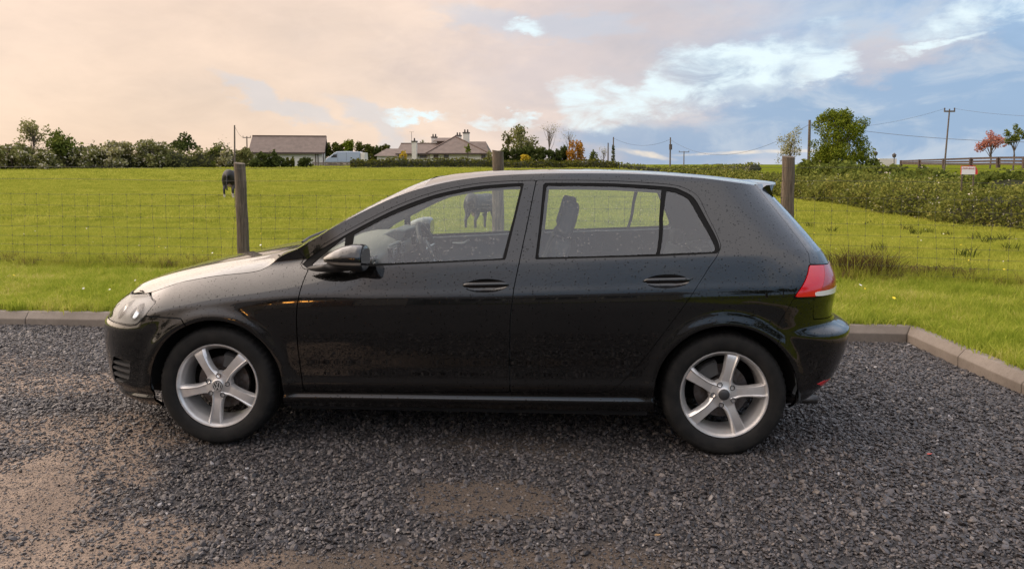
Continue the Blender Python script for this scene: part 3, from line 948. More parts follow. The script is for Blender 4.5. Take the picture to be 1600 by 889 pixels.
# ---- exhaust, underbody, arch liners
mb = MB()
mb.lathe([(.019, 0), (.023, 0), (.023, -.16), (.019, -.16)], 20, 'y', (0, 0, 0), True)
Vx = np.array(mb.V); Vx = np.stack([-Vx[:, 1], Vx[:, 0], Vx[:, 2]], 1)
for yy in (-.60, -.52):
    build('exhaust_pipe', Vx * [1, 1, 1] + [3.02, yy, .222], mb.F, M['exhaust'], CAR, True)
mb = MB()
mb.box((.36, -.76, .17), (2.26, .76, .235)); mb.box((-.62, -.50, .17), (.36, .50, .235)); mb.box((2.26, -.50, .19), (3.10, .50, .26))
mb.build('underbody', M['under'], CAR)
for xw in (0, 2.637):
    for sg in (-1, 1):
        V = []; F = []
        n = 40
        for k in range(n + 1):
            th = R(-4 + 188 * k / n)
            c, s = math.cos(th), math.sin(th)
            for (r, y) in ((.366, .862), (.385, .835), (.385, .52), (.30, .50), (.02, .50)):
                V.append((xw + r * c, sg * y, .315 + r * s))
        for k in range(n):
            for j in range(4):
                F.append((k * 5 + j, k * 5 + j + 1, (k + 1) * 5 + j + 1, (k + 1) * 5 + j))
        build('arch_liner', V, F, M['liner'], CAR, True)

# ---- wheels
def wheel(xw, sg, base, emblem):
    c = np.array((xw, sg * (.862 if xw < 1 else .85), .313))
    def place(mb): 
        V = np.array(mb.V, float); V[:, 1] *= -sg
        return V + c
    def face(mb): return [f[::-1] for f in mb.F] if sg > 0 else mb.F
    n = 72
    mb = MB()
    mb.lathe([(.2240, .010), (.2235, .001), (.2200, -.003), (.2165, -.002), (.2140, .004), (.2085, .009), (.2050, .020), (.1960, .034), (.1900, .052), (.1880, .14), (.200, .16), (.222, .165)], n, 'y')
    prof = pchip([(.030, .040), (.055, .0345), (.080, .0275), (.105, .0255), (.140, .0272), (.170, .0300), (.195, .0335), (.2120, .0365)])
    dep = pchip([(.030, .006), (.060, .008), (.09, .004), (.13, .001), (.17, .002), (.195, .005), (.2120, .012)])
    for k in range(5):
        th = R(base + 72 * k)
        er = np.array((math.cos(th), 0, math.sin(th))); et = np.array((-math.sin(th), 0, math.cos(th)))
        rings = []
        for r in np.linspace(.032, .2120, 16):
            w = float(prof(r)); h = float(dep(r)); bow = .0035 * math.sin((r - .03) / .18 * math.pi)
            sec = [(-w - .003, h + .034), (-w - .001, h + .010), (-w * .80, h + .0010), (-w * .64, h - .0035), (-w * .46, h + .0030), (w * .55, h + .0035), (w * .86, h + .004), (w + .001, h + .013), (w + .003, h + .034)]
            rings.append(np.array([er * r + et * (t_ + bow) + np.array((0, y_, 0)) for t_, y_ in sec]))
        V, F = loft(rings, closed=True)
        mb.add(V, F)
    mb.lathe([(.0, .0035), (.030, .0035), (.036, .0075), (.066, .010), (.072, .020), (.074, .045), (.0, .05)], 40, 'y')
    Vr = place(mb)
    rim = build('wheel', Vr, mb.F, M['alloy'], CAR, False)
    bm = bmesh.new(); bm.from_mesh(rim.data); bmesh.ops.recalc_face_normals(bm, faces=bm.faces); bm.to_mesh(rim.data); bm.free()
    rim.data.polygons.foreach_set('use_smooth', np.ones(len(rim.data.polygons), bool)); rim.data.set_sharp_from_angle(angle=R(32))
    # tyre
    mb = MB(); n = 180
    P = [(.2180, .012), (.2255, -.002), (.232, -.008), (.248, -.0125), (.266, -.0150), (.272, -.0142), (.285, -.0132), (.297, -.0085), (.3055, .000), (.3105, .008), (.3140, .018), (.3155, .032), (.3155, .050), (.308, .052), (.308, .060), (.3160, .062), (.3160, .088), (.308, .090), (.308, .098), (.3160, .100), (.3160, .150), (.3140, .170), (.305, .188), (.27, .198), (.2180, .185)]
    mb.lathe(P, n, 'y')
    V = np.array(mb.V).reshape(len(P), n, 3)
    for i in (8, 9, 10, 11):
        notch = np.where(np.arange(n) % 3 == 0, .0045, 0.0)
        rr_ = np.hypot(V[i, :, 0], V[i, :, 2]); s_ = (rr_ - notch) / rr_
        V[i, :, 0] *= s_; V[i, :, 2] *= s_
    # the tyre flattens where it stands
    V = V.reshape(-1, 3)
    V[:, 1] -= .006 * np.clip((-V[:, 2] - .22) / .1, 0, 1) * (V[:, 1] < .05)
    mb.V = [tuple(v) for v in V]
    ty = build('tyre', place(mb), face(mb), M['tyre'], rim, True); ty.data.set_sharp_from_angle(angle=R(50))
    bm = bmesh.new(); bm.from_mesh(ty.data); bmesh.ops.recalc_face_normals(bm, faces=bm.faces); bm.to_mesh(ty.data); bm.free()
    mb = MB(); mb.lathe([(.0, .0002), (.026, .0002), (.0285, .003), (.0285, .012)], 32, 'y')
    build('centre_cap', place(mb), face(mb), M['cap'], rim, True)
    for k in range(5):
        th = R(base + 36 + 72 * k); mb = MB()
        ox, oz = .0545 * math.cos(th), .0545 * math.sin(th)
        mb.lathe([(.0135, .0055), (.0135, .003), (.0105, .003), (.0095, .012), (.0, .012)], 16, 'y', (ox, 0, oz))
        build('wheel_bolt', place(mb), face(mb), M['cap'], rim, True)
    if emblem:
        mb = MB(); mb.lathe([(.0255, -.0008), (.0255, -.0022), (.0228, -.0022), (.0228, -.0008)], 32, 'y', closed=True)
        def stroke(p, q_): mb.bar((p[0], -.0012, p[1]), (q_[0], -.0012, q_[1]), .0036, .0018, (0, 1, 0))
        s = .001
        for sx in (-1, 1):
            stroke((sx * 9 * s, 20.5 * s), (0, 2.5 * s))
            stroke((sx * 18.5 * s, 13 * s), (sx * 9 * s, -19.5 * s)); stroke((sx * 9 * s, -19.5 * s), (0, 0.2 * s))
        rt = R(8); V = np.array(mb.V); V[:, 0], V[:, 2] = V[:, 0] * math.cos(rt) - V[:, 2] * math.sin(rt), V[:, 0] * math.sin(rt) + V[:, 2] * math.cos(rt)
        mb.V = [tuple(v) for v in V]
        build('emblem', place(mb), face(mb), M['badge'], rim)
    mb = MB(); mb.lathe([(.0, .070), (.075, .070), (.080, .085), (.138, .085), (.138, .107), (.0, .107)], 48, 'y')
    build('brake_disc', place(mb), face(mb), M['disc'], rim, True).data.set_sharp_from_angle(angle=R(30))
    mb = MB(); a0 = 125 if xw > 1 else 60
    ring1 = []
    for th in np.linspace(R(a0 - 24), R(a0 + 24), 9):
        e = np.array((math.cos(th), 0, math.sin(th)))
        ring1.append(np.array([e * .09 + [0, .058, 0], e * .155 + [0, .058, 0], e * .162 + [0, .075, 0], e * .162 + [0, .12, 0], e * .09 + [0, .12, 0]]))
    V, F = loft(ring1); mb.add(V, F)
    build('calliper', place(mb), face(mb), M['calliper'], rim)
for sg in (-1, 1):
    wheel(0.0, sg, 47, True)
    wheel(2.637, sg, 5, False)

# ---- door mirrors
def mirror_side(sg):
    cz = 1.010
    xs = [(.612, .004, .010, -.006), (.630, .014, .036, -.004), (.655, .026, .062, 0.001), (.690, .042, .086, .005), (.730, .056, .100, .007), (.775, .066, .106, .006), (.812, .068, .108, .004), (.828, .066, .105, .003), (.834, .060, .100, .002)]
    rings = []
    tab = np.array(xs)
    for x in np.r_[np.linspace(.632, .80, 22), np.linspace(.805, .834, 8)]:
        rz, ry, oz = [np.interp(x, tab[:, 0], tab[:, k]) for k in (1, 2, 3)]
        ring = []
        for k in range(40):
            th = 2 * math.pi * k / 40
            c, s = math.cos(th), math.sin(th)
            yy = ry * np.sign(c) * abs(c) ** .9; zz2 = rz * np.sign(s) * abs(s) ** .9
            ring.append((x - .02 * (abs(yy) / .108) ** 2 * 0, sg * .985 + yy, cz + oz + zz2))
        rings.append(np.array(ring))
    V, F = loft(rings)
    T = []
    for f in F:
        for k in range(1, len(f) - 1): T.append((f[0], f[k], f[k + 1]))
    T = np.array(T)
    zz3 = V[:, 2] - (cz - .004)
    Ma, Ta = clip(np.hstack([V, V[:, 2:3]]), T, zz3)
    arm = MB()
    Ms, Ts = clip(np.hstack([V, V[:, 2:3]]), T, -zz3 - .0045)
    Mi, Ti = clip(Ms, Ts, Ms[:, 2] - (cz - .022))
    Ml, Tl = clip(Ms, Ts, (cz - .0225) - Ms[:, 2])
    body = build('door_mirror', Ma[:, :3], Ta, M['paint'], CAR, True)
    body.data.set_sharp_from_angle(angle=R(45))
    build('turn_indicator', Mi[:, :3] * [1, 1, 1], Ti, M['amber'], body, True)
    b2 = build('mirror_base', Ml[:, :3], Tl, M['plastic'], body, True); b2.data.set_sharp_from_angle(angle=R(45))
    core = V.copy(); core = (core - [.73, sg * .985, cz]) * [.97, .97, .96] + [.73, sg * .985, cz]
    build('mirror_core', core, F, M['plastic'], body, True)
    rings = []
    for s in np.linspace(0, 1, 8):
        y = sg * (.835 + .14 * s); z = .938 + .030 * s ** 1.3; x = .560 + .15 * s
        wx, wz = .075 + .02 * s, .018 + .006 * s
        rings.append(np.array([(x + wx * math.cos(t_) * (1.0), y, z + wz * math.sin(t_)) for t_ in np.linspace(0, 2 * math.pi, 16, endpoint=False)]))
    V2, F2 = loft(rings)
    build('mirror_arm', V2, F2, M['plastic'], body, True)
    g = MB(); ring = [(sg * .985 + .090 * np.sign(math.cos(t_)) * abs(math.cos(t_)) ** .75, cz + .050 * np.sign(math.sin(t_)) * abs(math.sin(t_)) ** .75) for t_ in np.linspace(0, 2 * math.pi, 24, endpoint=False)]
    g.prism(ring, .8345, .8365, 'x'); g.build('mirror_glass', M['gloss'], body)
mirror_side(-1); mirror_side(1)

# ---- cabin
def seat(xb, yc, name='front_seat', head=True):
    def slab(path, w, th, name_, par, mat):
        rings = []
        P = cr(path, 5)
        for i, p in enumerate(P):
            d = P[min(i + 1, len(P) - 1)] - P[max(i - 1, 0)]; d = d / np.linalg.norm(d)
            nrm = np.array((-d[1], d[0]))
            e = 1 - .25 * (abs(i / (len(P) - 1) - .5) * 2) ** 6
            ring = []
            for k in range(20):
                t_ = 2 * math.pi * k / 20; c, s = math.cos(t_), math.sin(t_)
                oy = w * e * np.sign(c) * abs(c) ** .45; on = th * e * np.sign(s) * abs(s) ** .7
                ring.append((p[0] + nrm[0] * on, yc + oy, p[1] + nrm[1] * on))
            rings.append(np.array(ring))
        V, F = loft(rings)
        return build(name_, V, F, mat, par, True)
    s = slab([(xb - .48, .50), (xb - .30, .535), (xb - .1, .50), (xb, .48)], .25, .075, name, CAR, M['seat'])
    slab([(xb + .0, .50), (xb + .06, .70), (xb + .13, .92), (xb + .18, 1.05)], .235, .06, 'backrest', s, M['seat'])
    if head:
        slab([(xb + .175, 1.075), (xb + .195, 1.13), (xb + .215, 1.20), (xb + .23, 1.265)], .125, .05, 'head_restraint', s, M['seat'])
        for o_ in (-.06, .06):
            MB().tube([(xb + .165, yc + o_, 1.0), (xb + .195, yc + o_, 1.12)], .006, 6).build('headrest_rod', M['silver'], s)
    return s
seat(1.64, -.36); seat(1.64, .36)
b = MB(); b.prism([(1.92, .40), (2.35, .44), (2.42, .50), (2.62, .93), (2.56, .97), (2.40, .60), (1.94, .56)], -.62, .62); b.build('rear_bench', M['seat'], CAR, True, .03)
for yy in (-.42, .42):
    b = MB(); b.box((2.545, yy - .12, .95), (2.63, yy + .12, 1.045)); b.build('rear_head_restraint', M['seat'], CAR, True, .03, 3)
b = MB(); b.prism([(2.64, .93), (3.12, .96), (3.12, .975), (2.64, .95)], -.6, .6); b.build('parcel_shelf', M['cabin'], CAR)
# dashboard
b = MB(); b.prism([(.36, .985), (.50, 1.012), (.66, 1.018), (.735, .985), (.765, .94), (.745, .86), (.77, .78), (.70, .60), (.40, .60)], -.70, .70); DASH = b.build('dashboard', M['dash'], CAR, True, .02, 3)
b = MB(); b.prism([(.62, 1.01), (.72, 1.058), (.80, 1.048), (.79, 1.01), (.77, .97)], .20, .56); b.build('instrument_hood', M['cabin'], DASH, True, .012)
b = MB(); b.box((.755, -.14, .80), (.785, .13, .99)); b.build('centre_console', M['cabin'], DASH, True, .008)
b = MB(); b.box((.783, -.10, .86), (.789, .10, .955)); b.build('radio_screen', M['gloss'], DASH)
for yy in (-.62, -.118, .118, .62):
    b = MB(); b.box((.755, yy - .045, .915), (.792, yy + .045, .975)); vent = b.build('air_vent', M['gloss'], DASH, True, .006)
    f = MB()
    for s_ in (-1, 1): f.bar((.793, yy + s_ * .047, .912), (.793, yy + s_ * .047, .978), .006)
    for z_ in (.922, .988): f.bar((.793, yy - .047, z_ - .01), (.793, yy + .047, z_ - .01), .006)
    for z_ in (.940, .955, .970): f.bar((.794, yy - .042, z_ - .01), (.794, yy + .042, z_ - .01), .004)
    f.build('vent_frame', M['silver'], vent)
# steering wheel on the far side
sw = MB(); th = np.linspace(0, 2 * math.pi, 40)
tilt = R(24)
def swp(r, t_, off=0.0):
    y = .37 + r * math.cos(t_); u_ = r * math.sin(t_)
    return (.925 - off * math.cos(tilt) - u_ * math.sin(tilt), y, .905 + u_ * math.cos(tilt) - off * math.sin(tilt))
sw.tube([swp(.185, t_) for t_ in th], .0165, 10, False)
SW = sw.build('steering_wheel', M['plastic'], CAR, True)
hb = MB(); hb.lathe([(.0, 0), (.07, .0), (.08, .02), (.08, .06), (.0, .06)], 20, 'y'); V = np.array(hb.V)
V = np.array([swp(np.hypot(v[0], v[2]), math.atan2(v[2], v[0]), v[1]) for v in V]); build('wheel_hub', V, hb.F, M['plastic'], SW, True)
for t_ in (0, math.pi, -math.pi / 2):
    sp = MB(); sp.bar(swp(.06, t_, .01), swp(.18, t_), .05, .014, (1, 0, 0)); sp.build('wheel_spoke', M['silver'], SW, True, .004)
b = MB(); b.tube([(.74, .37, .83), (.89, .37, .89)], .04, 10); b.build('steering_column', M['plastic'], CAR, True)
# far and near door cards: ledge, pull handle
for sg in (-1, 1):
    b = MB(); b.prism([(.62, .70), (2.3, .74), (2.3, .78), (.62, .74)], sg * .76, sg * .83); b.build('armrest', M['cabin'], CAR, True, .015)
    b = MB(); b.tube([(1.02, sg * .79, .905), (1.10, sg * .775, .905), (1.145, sg * .785, .93)], [.010, .012, .008], 8); b.build('inner_handle', M['silver'], CAR, True)
b = MB(); b.box((.98, -.02, 1.325), (1.03, .22, 1.385)); b.build('rear_view_mirror', M['plastic'], CAR, True, .015)
# ------------------------------------------------------------------ ground
KX0, KY0, KX1, KY1 = -3.3, 1.925, 4.715, 1.788            # front foot of the long kerb
def kerb_y(x): return KY0 + (KY1 - KY0) * (np.asarray(x, float) - KX0) / (KX1 - KX0)
def kerb_x(y): return 4.715 + .052 * (1.788 - np.asarray(y, float))
def yard_out(x, y):
    """distance outside the gravel yard (behind the kerb foot)"""
    return np.maximum(np.asarray(y, float) - kerb_y(x), np.asarray(x, float) - kerb_x(y))
t_gz = pchip([(0, .105), (6.7, .105), (8.0, .15), (9.3, .17), (12, .06), (16, -.12), (21, -.24), (28, -.20), (36, -.07), (46, .10), (60, .36), (80, .70), (102, 1.06), (125, 1.30), (200, 1.40), (3000, 1.40)])
def gz(x, y):
    x = np.asarray(x, float); y = np.asarray(y, float)
    d = np.maximum(y - CAM[1], 0)
    z = t_gz(d)
    right = sst(6, 15, x) * (1 - sst(16.5, 24, x))
    z = z - right * (.22 * sst(14, 26, d) + .45 * sst(30, 48, d)) 
    z = np.where(x > 8, z * (1 - .35 * sst(8, 15, x) * sst(40, 60, d)), z)
    z = z + .75 * sst(17, 30, x) * sst(22, 45, d) * (1 - .6 * sst(70, 110, d))
    und = .022 * np.sin(x * .9 + 1.3) * np.sin(y * .7) + .03 * np.sin(x * .31 - y * .23) + .016 * np.sin(x * 1.9 + y * 1.1 + .6) + .011 * np.sin(x * 3.3 - y * 2.7)
    return z + und * sst(8, 13, d) * (1 - .5 * sst(60, 100, d))

def make_field_mat():
    m, t, out = material('pasture grass')
    b = t.node('ShaderNodeBsdfPrincipled'); t.l.new(b.outputs[0], out.inputs[0])
    tc = t.node('ShaderNodeTexCoord').outputs['Object']
    mp = t.node('ShaderNodeMapping'); t.put(mp.inputs[0], tc); mp.inputs['Scale'].default_value = (.55, 1.0, 1.0)
    n1 = t.noise(mp.outputs[0], 0.35, 5, 0.6); n2 = t.noise(mp.outputs[0], 2.6, 5, 0.65); n3 = t.noise(tc, 16, 4, 0.7)
    c = t.ramp(t.math('ADD', t.math('MULTIPLY', n1, .55), t.math('MULTIPLY', n2, .45)), [(.30, (.074, .094, .010)), (.48, (.112, .134, .014)), (.60, (.142, .160, .018)), (.75, (.185, .185, .028))])
    c = t.mix(t.step(n2, .62, .75), c, (.085, .086, .006))
    c = t.mix(t.math('MULTIPLY', t.step(n3, .55, .78), .45), c, (.075, .078, .005))
    t.put(b.inputs['Base Color'], c)
    b.inputs['Roughness'].default_value = 0.9
    b.inputs['Specular IOR Level'].default_value = 0.0
    h = t.math('ADD', t.math('MULTIPLY', n3, .5), n2)
    t.put(b.inputs['Normal'], t.bump(h, 0.9, 0.12))
    return m
M['field'] = make_field_mat()
def make_soil():
    m, t, out = material('gravel yard grit')
    b = t.node('ShaderNodeBsdfPrincipled'); t.l.new(b.outputs[0], out.inputs[0])
    tc = t.node('ShaderNodeTexCoord').outputs['Object']
    n1 = t.noise(tc, 1.4, 6, 0.65); n2 = t.noise(tc, 150, 4, 0.7); v = t.voronoi(tc, 70, out='Color')
    sp = t.node('ShaderNodeSeparateColor'); t.put(sp.inputs[0], v)
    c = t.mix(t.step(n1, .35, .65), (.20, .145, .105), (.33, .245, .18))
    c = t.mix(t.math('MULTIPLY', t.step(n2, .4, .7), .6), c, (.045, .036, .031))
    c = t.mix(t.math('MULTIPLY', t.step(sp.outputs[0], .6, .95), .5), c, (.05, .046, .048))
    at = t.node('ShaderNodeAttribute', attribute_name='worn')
    dp = t.node('ShaderNodeAttribute', attribute_name='glow_to_damp')
    c = t.mix(dp.outputs['Fac'], c, t.mix(n2, (.050, .036, .026), (.095, .070, .050)))  # warm light at left is put into the soil colour; right side darker, damp
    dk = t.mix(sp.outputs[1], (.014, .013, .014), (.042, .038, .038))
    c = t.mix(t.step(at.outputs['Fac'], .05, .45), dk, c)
    t.put(b.inputs['Base Color'], c)
    b.inputs['Roughness'].default_value = 0.9
    t.put(b.inputs['Normal'], t.bump(t.math('ADD', n2, t.voronoi(tc, 70)), 0.9, 0.008))
    return m
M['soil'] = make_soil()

# one terrain sheet out to the horizon; it dips under the yard
def spread(lo, hi, fine_lo, fine_hi, step, grow=1.16):
    v = list(np.arange(fine_lo, fine_hi + 1e-6, step))
    s = step
    while v[-1] < hi: s *= grow; v.append(min(v[-1] + s, hi))
    s = step
    while v[0] > lo: s *= grow; v.insert(0, max(v[0] - s, lo))
    return np.array(v)
tx = spread(-900, 900, -9, 18, .12, 1.10); ty = spread(-120, 1500, -2.5, 12, .06, 1.05)
TX, TY = np.meshgrid(tx, ty, indexing='ij')
so = yard_out(TX, TY)
TZ = np.where(so < .03, -.08, np.where(so < .11, -.08 + (gz(TX, TY) + .08) * np.clip((so - .03) / .08, 0, 1), gz(TX, TY)))
TT = grid_tris(len(tx), len(ty))
fld = build('field', np.stack([TX, TY, TZ], -1).reshape(-1, 3), TT, M['field'], smooth=True)
tag(fld, kind='structure')
# yard sheet with shallow wheel hollows
gx = np.arange(-16, 4.95, .10); gy = np.arange(-16, 2.05, .10)
GX2, GY2 = np.meshgrid(gx, gy, indexing='ij')
def yard_z(x, y):
    return .012 * np.sin(x * 1.1 + .4) * np.sin(y * 1.3) + .006 * np.sin(x * 3.1 + y * 2.2) - .006
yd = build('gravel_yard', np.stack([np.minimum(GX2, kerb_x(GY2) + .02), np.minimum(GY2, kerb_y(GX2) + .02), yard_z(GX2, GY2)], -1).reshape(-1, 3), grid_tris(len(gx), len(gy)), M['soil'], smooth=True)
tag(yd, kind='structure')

# ------------------------------------------------------------------ scattering
def scatter(name, P, rot, scl, idx, protos, kind='stuff'):
    """one object whose points carry instances of a few small meshes"""
    col = bpy.data.collections.new(name + '_forms')
    for k, (V, F, mat, sm) in enumerate(protos):
        me = bpy.data.meshes.new('%s_form_%d' % (name, k))
        me.from_pydata(np.asarray(V).tolist(), [], [tuple(map(int, f)) for f in F]); me.materials.append(mat)
        if sm: me.polygons.foreach_set('use_smooth', np.ones(len(me.polygons), bool))
        col.objects.link(bpy.data.objects.new('%s_form_%d' % (name, k), me))
    me = bpy.data.meshes.new(name)
    me.from_pydata(np.asarray(P, float).tolist(), [], [])
    for an, ty_, dat in (('rot', 'FLOAT_VECTOR', rot), ('scl', 'FLOAT_VECTOR', scl)):
        at = me.attributes.new(an, ty_, 'POINT'); at.data.foreach_set('vector', np.asarray(dat, np.float32).ravel())
    at = me.attributes.new('idx', 'INT', 'POINT'); at.data.foreach_set('value', np.asarray(idx, np.int32))
    o = bpy.data.objects.new(name, me); COL.objects.link(o)
    ng = bpy.data.node_groups.new(name, 'GeometryNodeTree')
    ng.interface.new_socket('Geometry', in_out='INPUT', socket_type='NodeSocketGeometry')
    ng.interface.new_socket('Geometry', in_out='OUTPUT', socket_type='NodeSocketGeometry')
    N = ng.nodes; L = ng.links
    gi = N.new('NodeGroupInput'); go = N.new('NodeGroupOutput')
    ip = N.new('GeometryNodeInstanceOnPoints'); ci = N.new('GeometryNodeCollectionInfo')
    ci.inputs[0].default_value = col; ci.inputs[1].default_value = True; ci.inputs[2].default_value = True
    def na(nm, ty_):
        n = N.new('GeometryNodeInputNamedAttribute'); n.data_type = ty_; n.inputs[0].default_value = nm
        return n.outputs[0]
    L.new(gi.outputs[0], ip.inputs['Points']); L.new(ci.outputs[0], ip.inputs['Instance'])
    ip.inputs['Pick Instance'].default_value = True
    L.new(na('idx', 'INT'), ip.inputs['Instance Index'])
    L.new(na('rot', 'FLOAT_VECTOR'), ip.inputs['Rotation']); L.new(na('scl', 'FLOAT_VECTOR'), ip.inputs['Scale'])
    L.new(ip.outputs[0], go.inputs[0])
    md = o.modifiers.new('scatter', 'NODES'); md.node_group = ng
    return tag(o, kind=kind)

# ---- gravel chippings
def make_stone():
    m, t, out = material('slate chippings')
    b = t.node('ShaderNodeBsdfPrincipled'); t.l.new(b.outputs[0], out.inputs[0])
    oi = t.node('ShaderNodeObjectInfo').outputs['Random']
    tc = t.node('ShaderNodeTexCoord').outputs['Object']
    n = t.noise(tc, 60, 3, 0.6)
    c = t.ramp(oi, [(0, (.012, .011, .012)), (.35, (.028, .025, .0262)), (.70, (.053, .047, .0475)), (.90, (.088, .077, .074)), (.990, (.12, .10, .085)), (.995, (.22, .205, .20)), (1.0, (.32, .30, .29))])
    c = t.mix(t.math('MULTIPLY', t.step(n, .4, .7), .35), c, (.085, .072, .064))
    t.put(b.inputs['Base Color'], c)
    t.put(b.inputs['Roughness'], t.math('MULTIPLY_ADD', n, .35, .30))
    b.inputs['Specular IOR Level'].default_value = 0.45
    return m
M['stone'] = make_stone()
def stone_form(seed):
    r = np.random.default_rng(seed)
    ph = (1 + 5 ** .5) / 2
    V = np.array([(-1, ph, 0), (1, ph, 0), (-1, -ph, 0), (1, -ph, 0), (0, -1, ph), (0, 1, ph), (0, -1, -ph), (0, 1, -ph), (ph, 0, -1), (ph, 0, 1), (-ph, 0, -1), (-ph, 0, 1)], float)
    V /= np.linalg.norm(V[0])
    V *= r.uniform(.72, 1.18, (12, 1))
    V *= [r.uniform(.8, 1.25), r.uniform(.6, .9), r.uniform(.32, .55)]
    F = [(0, 11, 5), (0, 5, 1), (0, 1, 7), (0, 7, 10), (0, 10, 11), (1, 5, 9), (5, 11, 4), (11, 10, 2), (10, 7, 6), (7, 1, 8), (3, 9, 4), (3, 4, 2), (3, 2, 6), (3, 6, 8), (3, 8, 9), (4, 9, 5), (2, 4, 11), (6, 2, 10), (8, 6, 7), (9, 8, 1)]
    return V, F, M['stone'], False
def worn(x, y):
    """0..1: how far the chippings have worn down to grit"""
    w = np.zeros_like(x)
    wob = .16 * np.sin(x * 5.1 + 1.1 * np.sin(y * 4.3)) * np.sin(y * 6.3 + .7) + .09 * np.sin(x * 13.7 + y * 9.1)
    for (cx, cy, rx, ry, k) in ((-.60, -1.50, .46, .50, 1.0), (-.95, -.75, .9, .34, .50), (1.46, -1.42, .40, .22, .66), (.82, -2.08, .45, .18, .9), (-.2, -2.2, .7, .3, .85), (1.75, -1.95, .55, .2, .5), (1.5, -.75, .5, .22, .35), (-1.6, .15, .9, .4, .45), (-2.6, .6, 1.2, .35, .35), (.2, -1.85, .35, .2, .6)):
        r = np.sqrt(((x - cx) / rx) ** 2 + ((y - cy) / ry) ** 2) + wob * 1.6
        w = np.maximum(w, k * (1 - sst(.35, 1.45, r)))
    return w
def ground_stones():
    n = 330000
    x = rng.uniform(-4.6, 5.2, n); y = rng.uniform(-3.0, 1.98, n)
    # denser where the view is closer
    keep = (yard_out(x, y) < -.005)
    px_, py_ = proj(np.stack([x, y, 0 * x], -1))
    vis = (px_ > -160) & (px_ < 1760) & (py_ < 980)
    keep &= vis | (rng.random(n) < .35)
    w = worn(x, y)
    keep &= rng.random(n) > w * .86
    x, y, w = x[keep], y[keep], w[keep]
    s = np.exp(rng.normal(0, .40, len(x))) * .0079 * (1 - .45 * w)
    s = np.clip(s, .0035, .021)
    z = yard_z(x, y) + rng.uniform(-.3, 1.0, len(x)) * .006 * (1 - w) + s * .15
    rot = np.stack([rng.normal(0, .45, len(x)), rng.normal(0, .45, len(x)), rng.uniform(0, 6.28, len(x))], -1)
    return scatter('gravel_chippings', np.stack([x, y, z], -1), rot, np.repeat(s[:, None], 3, 1), rng.integers(0, 8, len(x)), [stone_form(40 + k) for k in range(8)])
ground_stones()
n = 60000; x = rng.uniform(-2.2, 2.6, n); y = rng.uniform(-2.5, .6, n); k = rng.random(n) < worn(x, y) * 1.2; x, y = x[k], y[k]; n = len(x); s = rng.uniform(.0016, .0045, n)
M['grit'] = principled('loose grit', (.10, .075, .058), .9, var=(.05, .043, .040), var_scale=40)
scatter('loose_grit', np.stack([x, y, yard_z(x, y) + s * .2], -1), rng.uniform(0, 6.28, (n, 3)), np.repeat(s[:, None], 3, 1), rng.integers(0, 4, n), [(v_, f_, M['grit'], False) for v_, f_, _, _ in [stone_form(70 + k) for k in range(4)]])
_wa = yd.data.attributes.new('glow_to_damp', 'FLOAT', 'POINT')
_wa.data.foreach_set('value', sst(.35, .95, GX2.ravel()).astype(np.float32))  # painted tone: warm-lit soil at left grading to damp soil at right
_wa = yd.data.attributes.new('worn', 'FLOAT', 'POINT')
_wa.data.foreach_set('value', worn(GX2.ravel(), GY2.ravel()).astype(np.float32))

# ---- kerbs
def make_concrete():
    m, t, out = material('weathered concrete kerb')
    b = t.node('ShaderNodeBsdfPrincipled'); t.l.new(b.outputs[0], out.inputs[0])
    tc = t.node('ShaderNodeTexCoord').outputs['Object']
    oi = t.node('ShaderNodeObjectInfo').outputs['Random']
    n1 = t.noise(tc, 3.5, 6, 0.7); n2 = t.noise(tc, 70, 4, 0.7)
    c = t.mix(t.step(n1, .3, .7), (.145, .120, .098), (.215, .182, .150))
    c = t.mix(t.math('MULTIPLY', t.step(n2, .5, .75), .5), c, (.075, .060, .048))
    c = t.mix(t.math('MULTIPLY', oi, .35), c, (.11, .09, .072))
    t.put(b.inputs['Base Color'], c); b.inputs['Roughness'].default_value = .85
    t.put(b.inputs['Normal'], t.bump(n2, .4, .004))
    return m
M['kerb'] = make_concrete()
KERB = bpy.data.objects.new('kerb', None); COL.objects.link(KERB); KERB.location = (KX1, KY1, 0); tag(KERB, kind='structure')
prof_k = [(0, -.09), (0, .058), (.048, .112), (.054, .115), (.125, .115), (.125, -.09)]
def kerb_stone(p, q_, miter0=0.0, miter1=0.0):
    p = np.array(p, float); q_ = np.array(q_, float); d = (q_ - p) / np.linalg.norm(q_ - p); nrm = np.array((-d[1], d[0]))
    rings = []
    for e, mit, sg in ((p, miter0, 1), (q_, miter1, -1)):
        tiltz = rng.normal(0, .0015)
        rings.append(np.array([(*(e + nrm * u + d * (sg * .003 + mit * u)), z + (tiltz if z > 0 else 0)) for u, z in prof_k]))
    V, F = loft(rings)
    o = build('kerb_stone', V, F, M['kerb'], KERB)
    bm = bmesh.new(); bm.from_mesh(o.data); bmesh.ops.recalc_face_normals(bm, faces=bm.faces); bm.to_mesh(o.data); bm.free()
    b = o.modifiers.new('bevel', 'BEVEL'); b.width = .006; b.segments = 2; b.limit_method = 'ANGLE'; b.angle_limit = R(25)
xk = [-3.12]
while xk[0] > -15.5: xk.insert(0, xk[0] - .915)
while xk[-1] + .915 < KX1: xk.append(xk[-1] + .915)
xk.append(KX1)
for i in range(len(xk) - 1):
    last = i == len(xk) - 2
    kerb_stone((xk[i], float(kerb_y(xk[i]))), (xk[i + 1], float(kerb_y(xk[i + 1]))), 0, 1.0 if last else 0)
yk = [KY1, 1.05, .34]
while yk[-1] > -11: yk.append(yk[-1] - .72)
for i in range(len(yk) - 1):
    kerb_stone((float(kerb_x(yk[i])), yk[i]), (float(kerb_x(yk[i + 1])), yk[i + 1]), -1.0 if i == 0 else 0, 0)

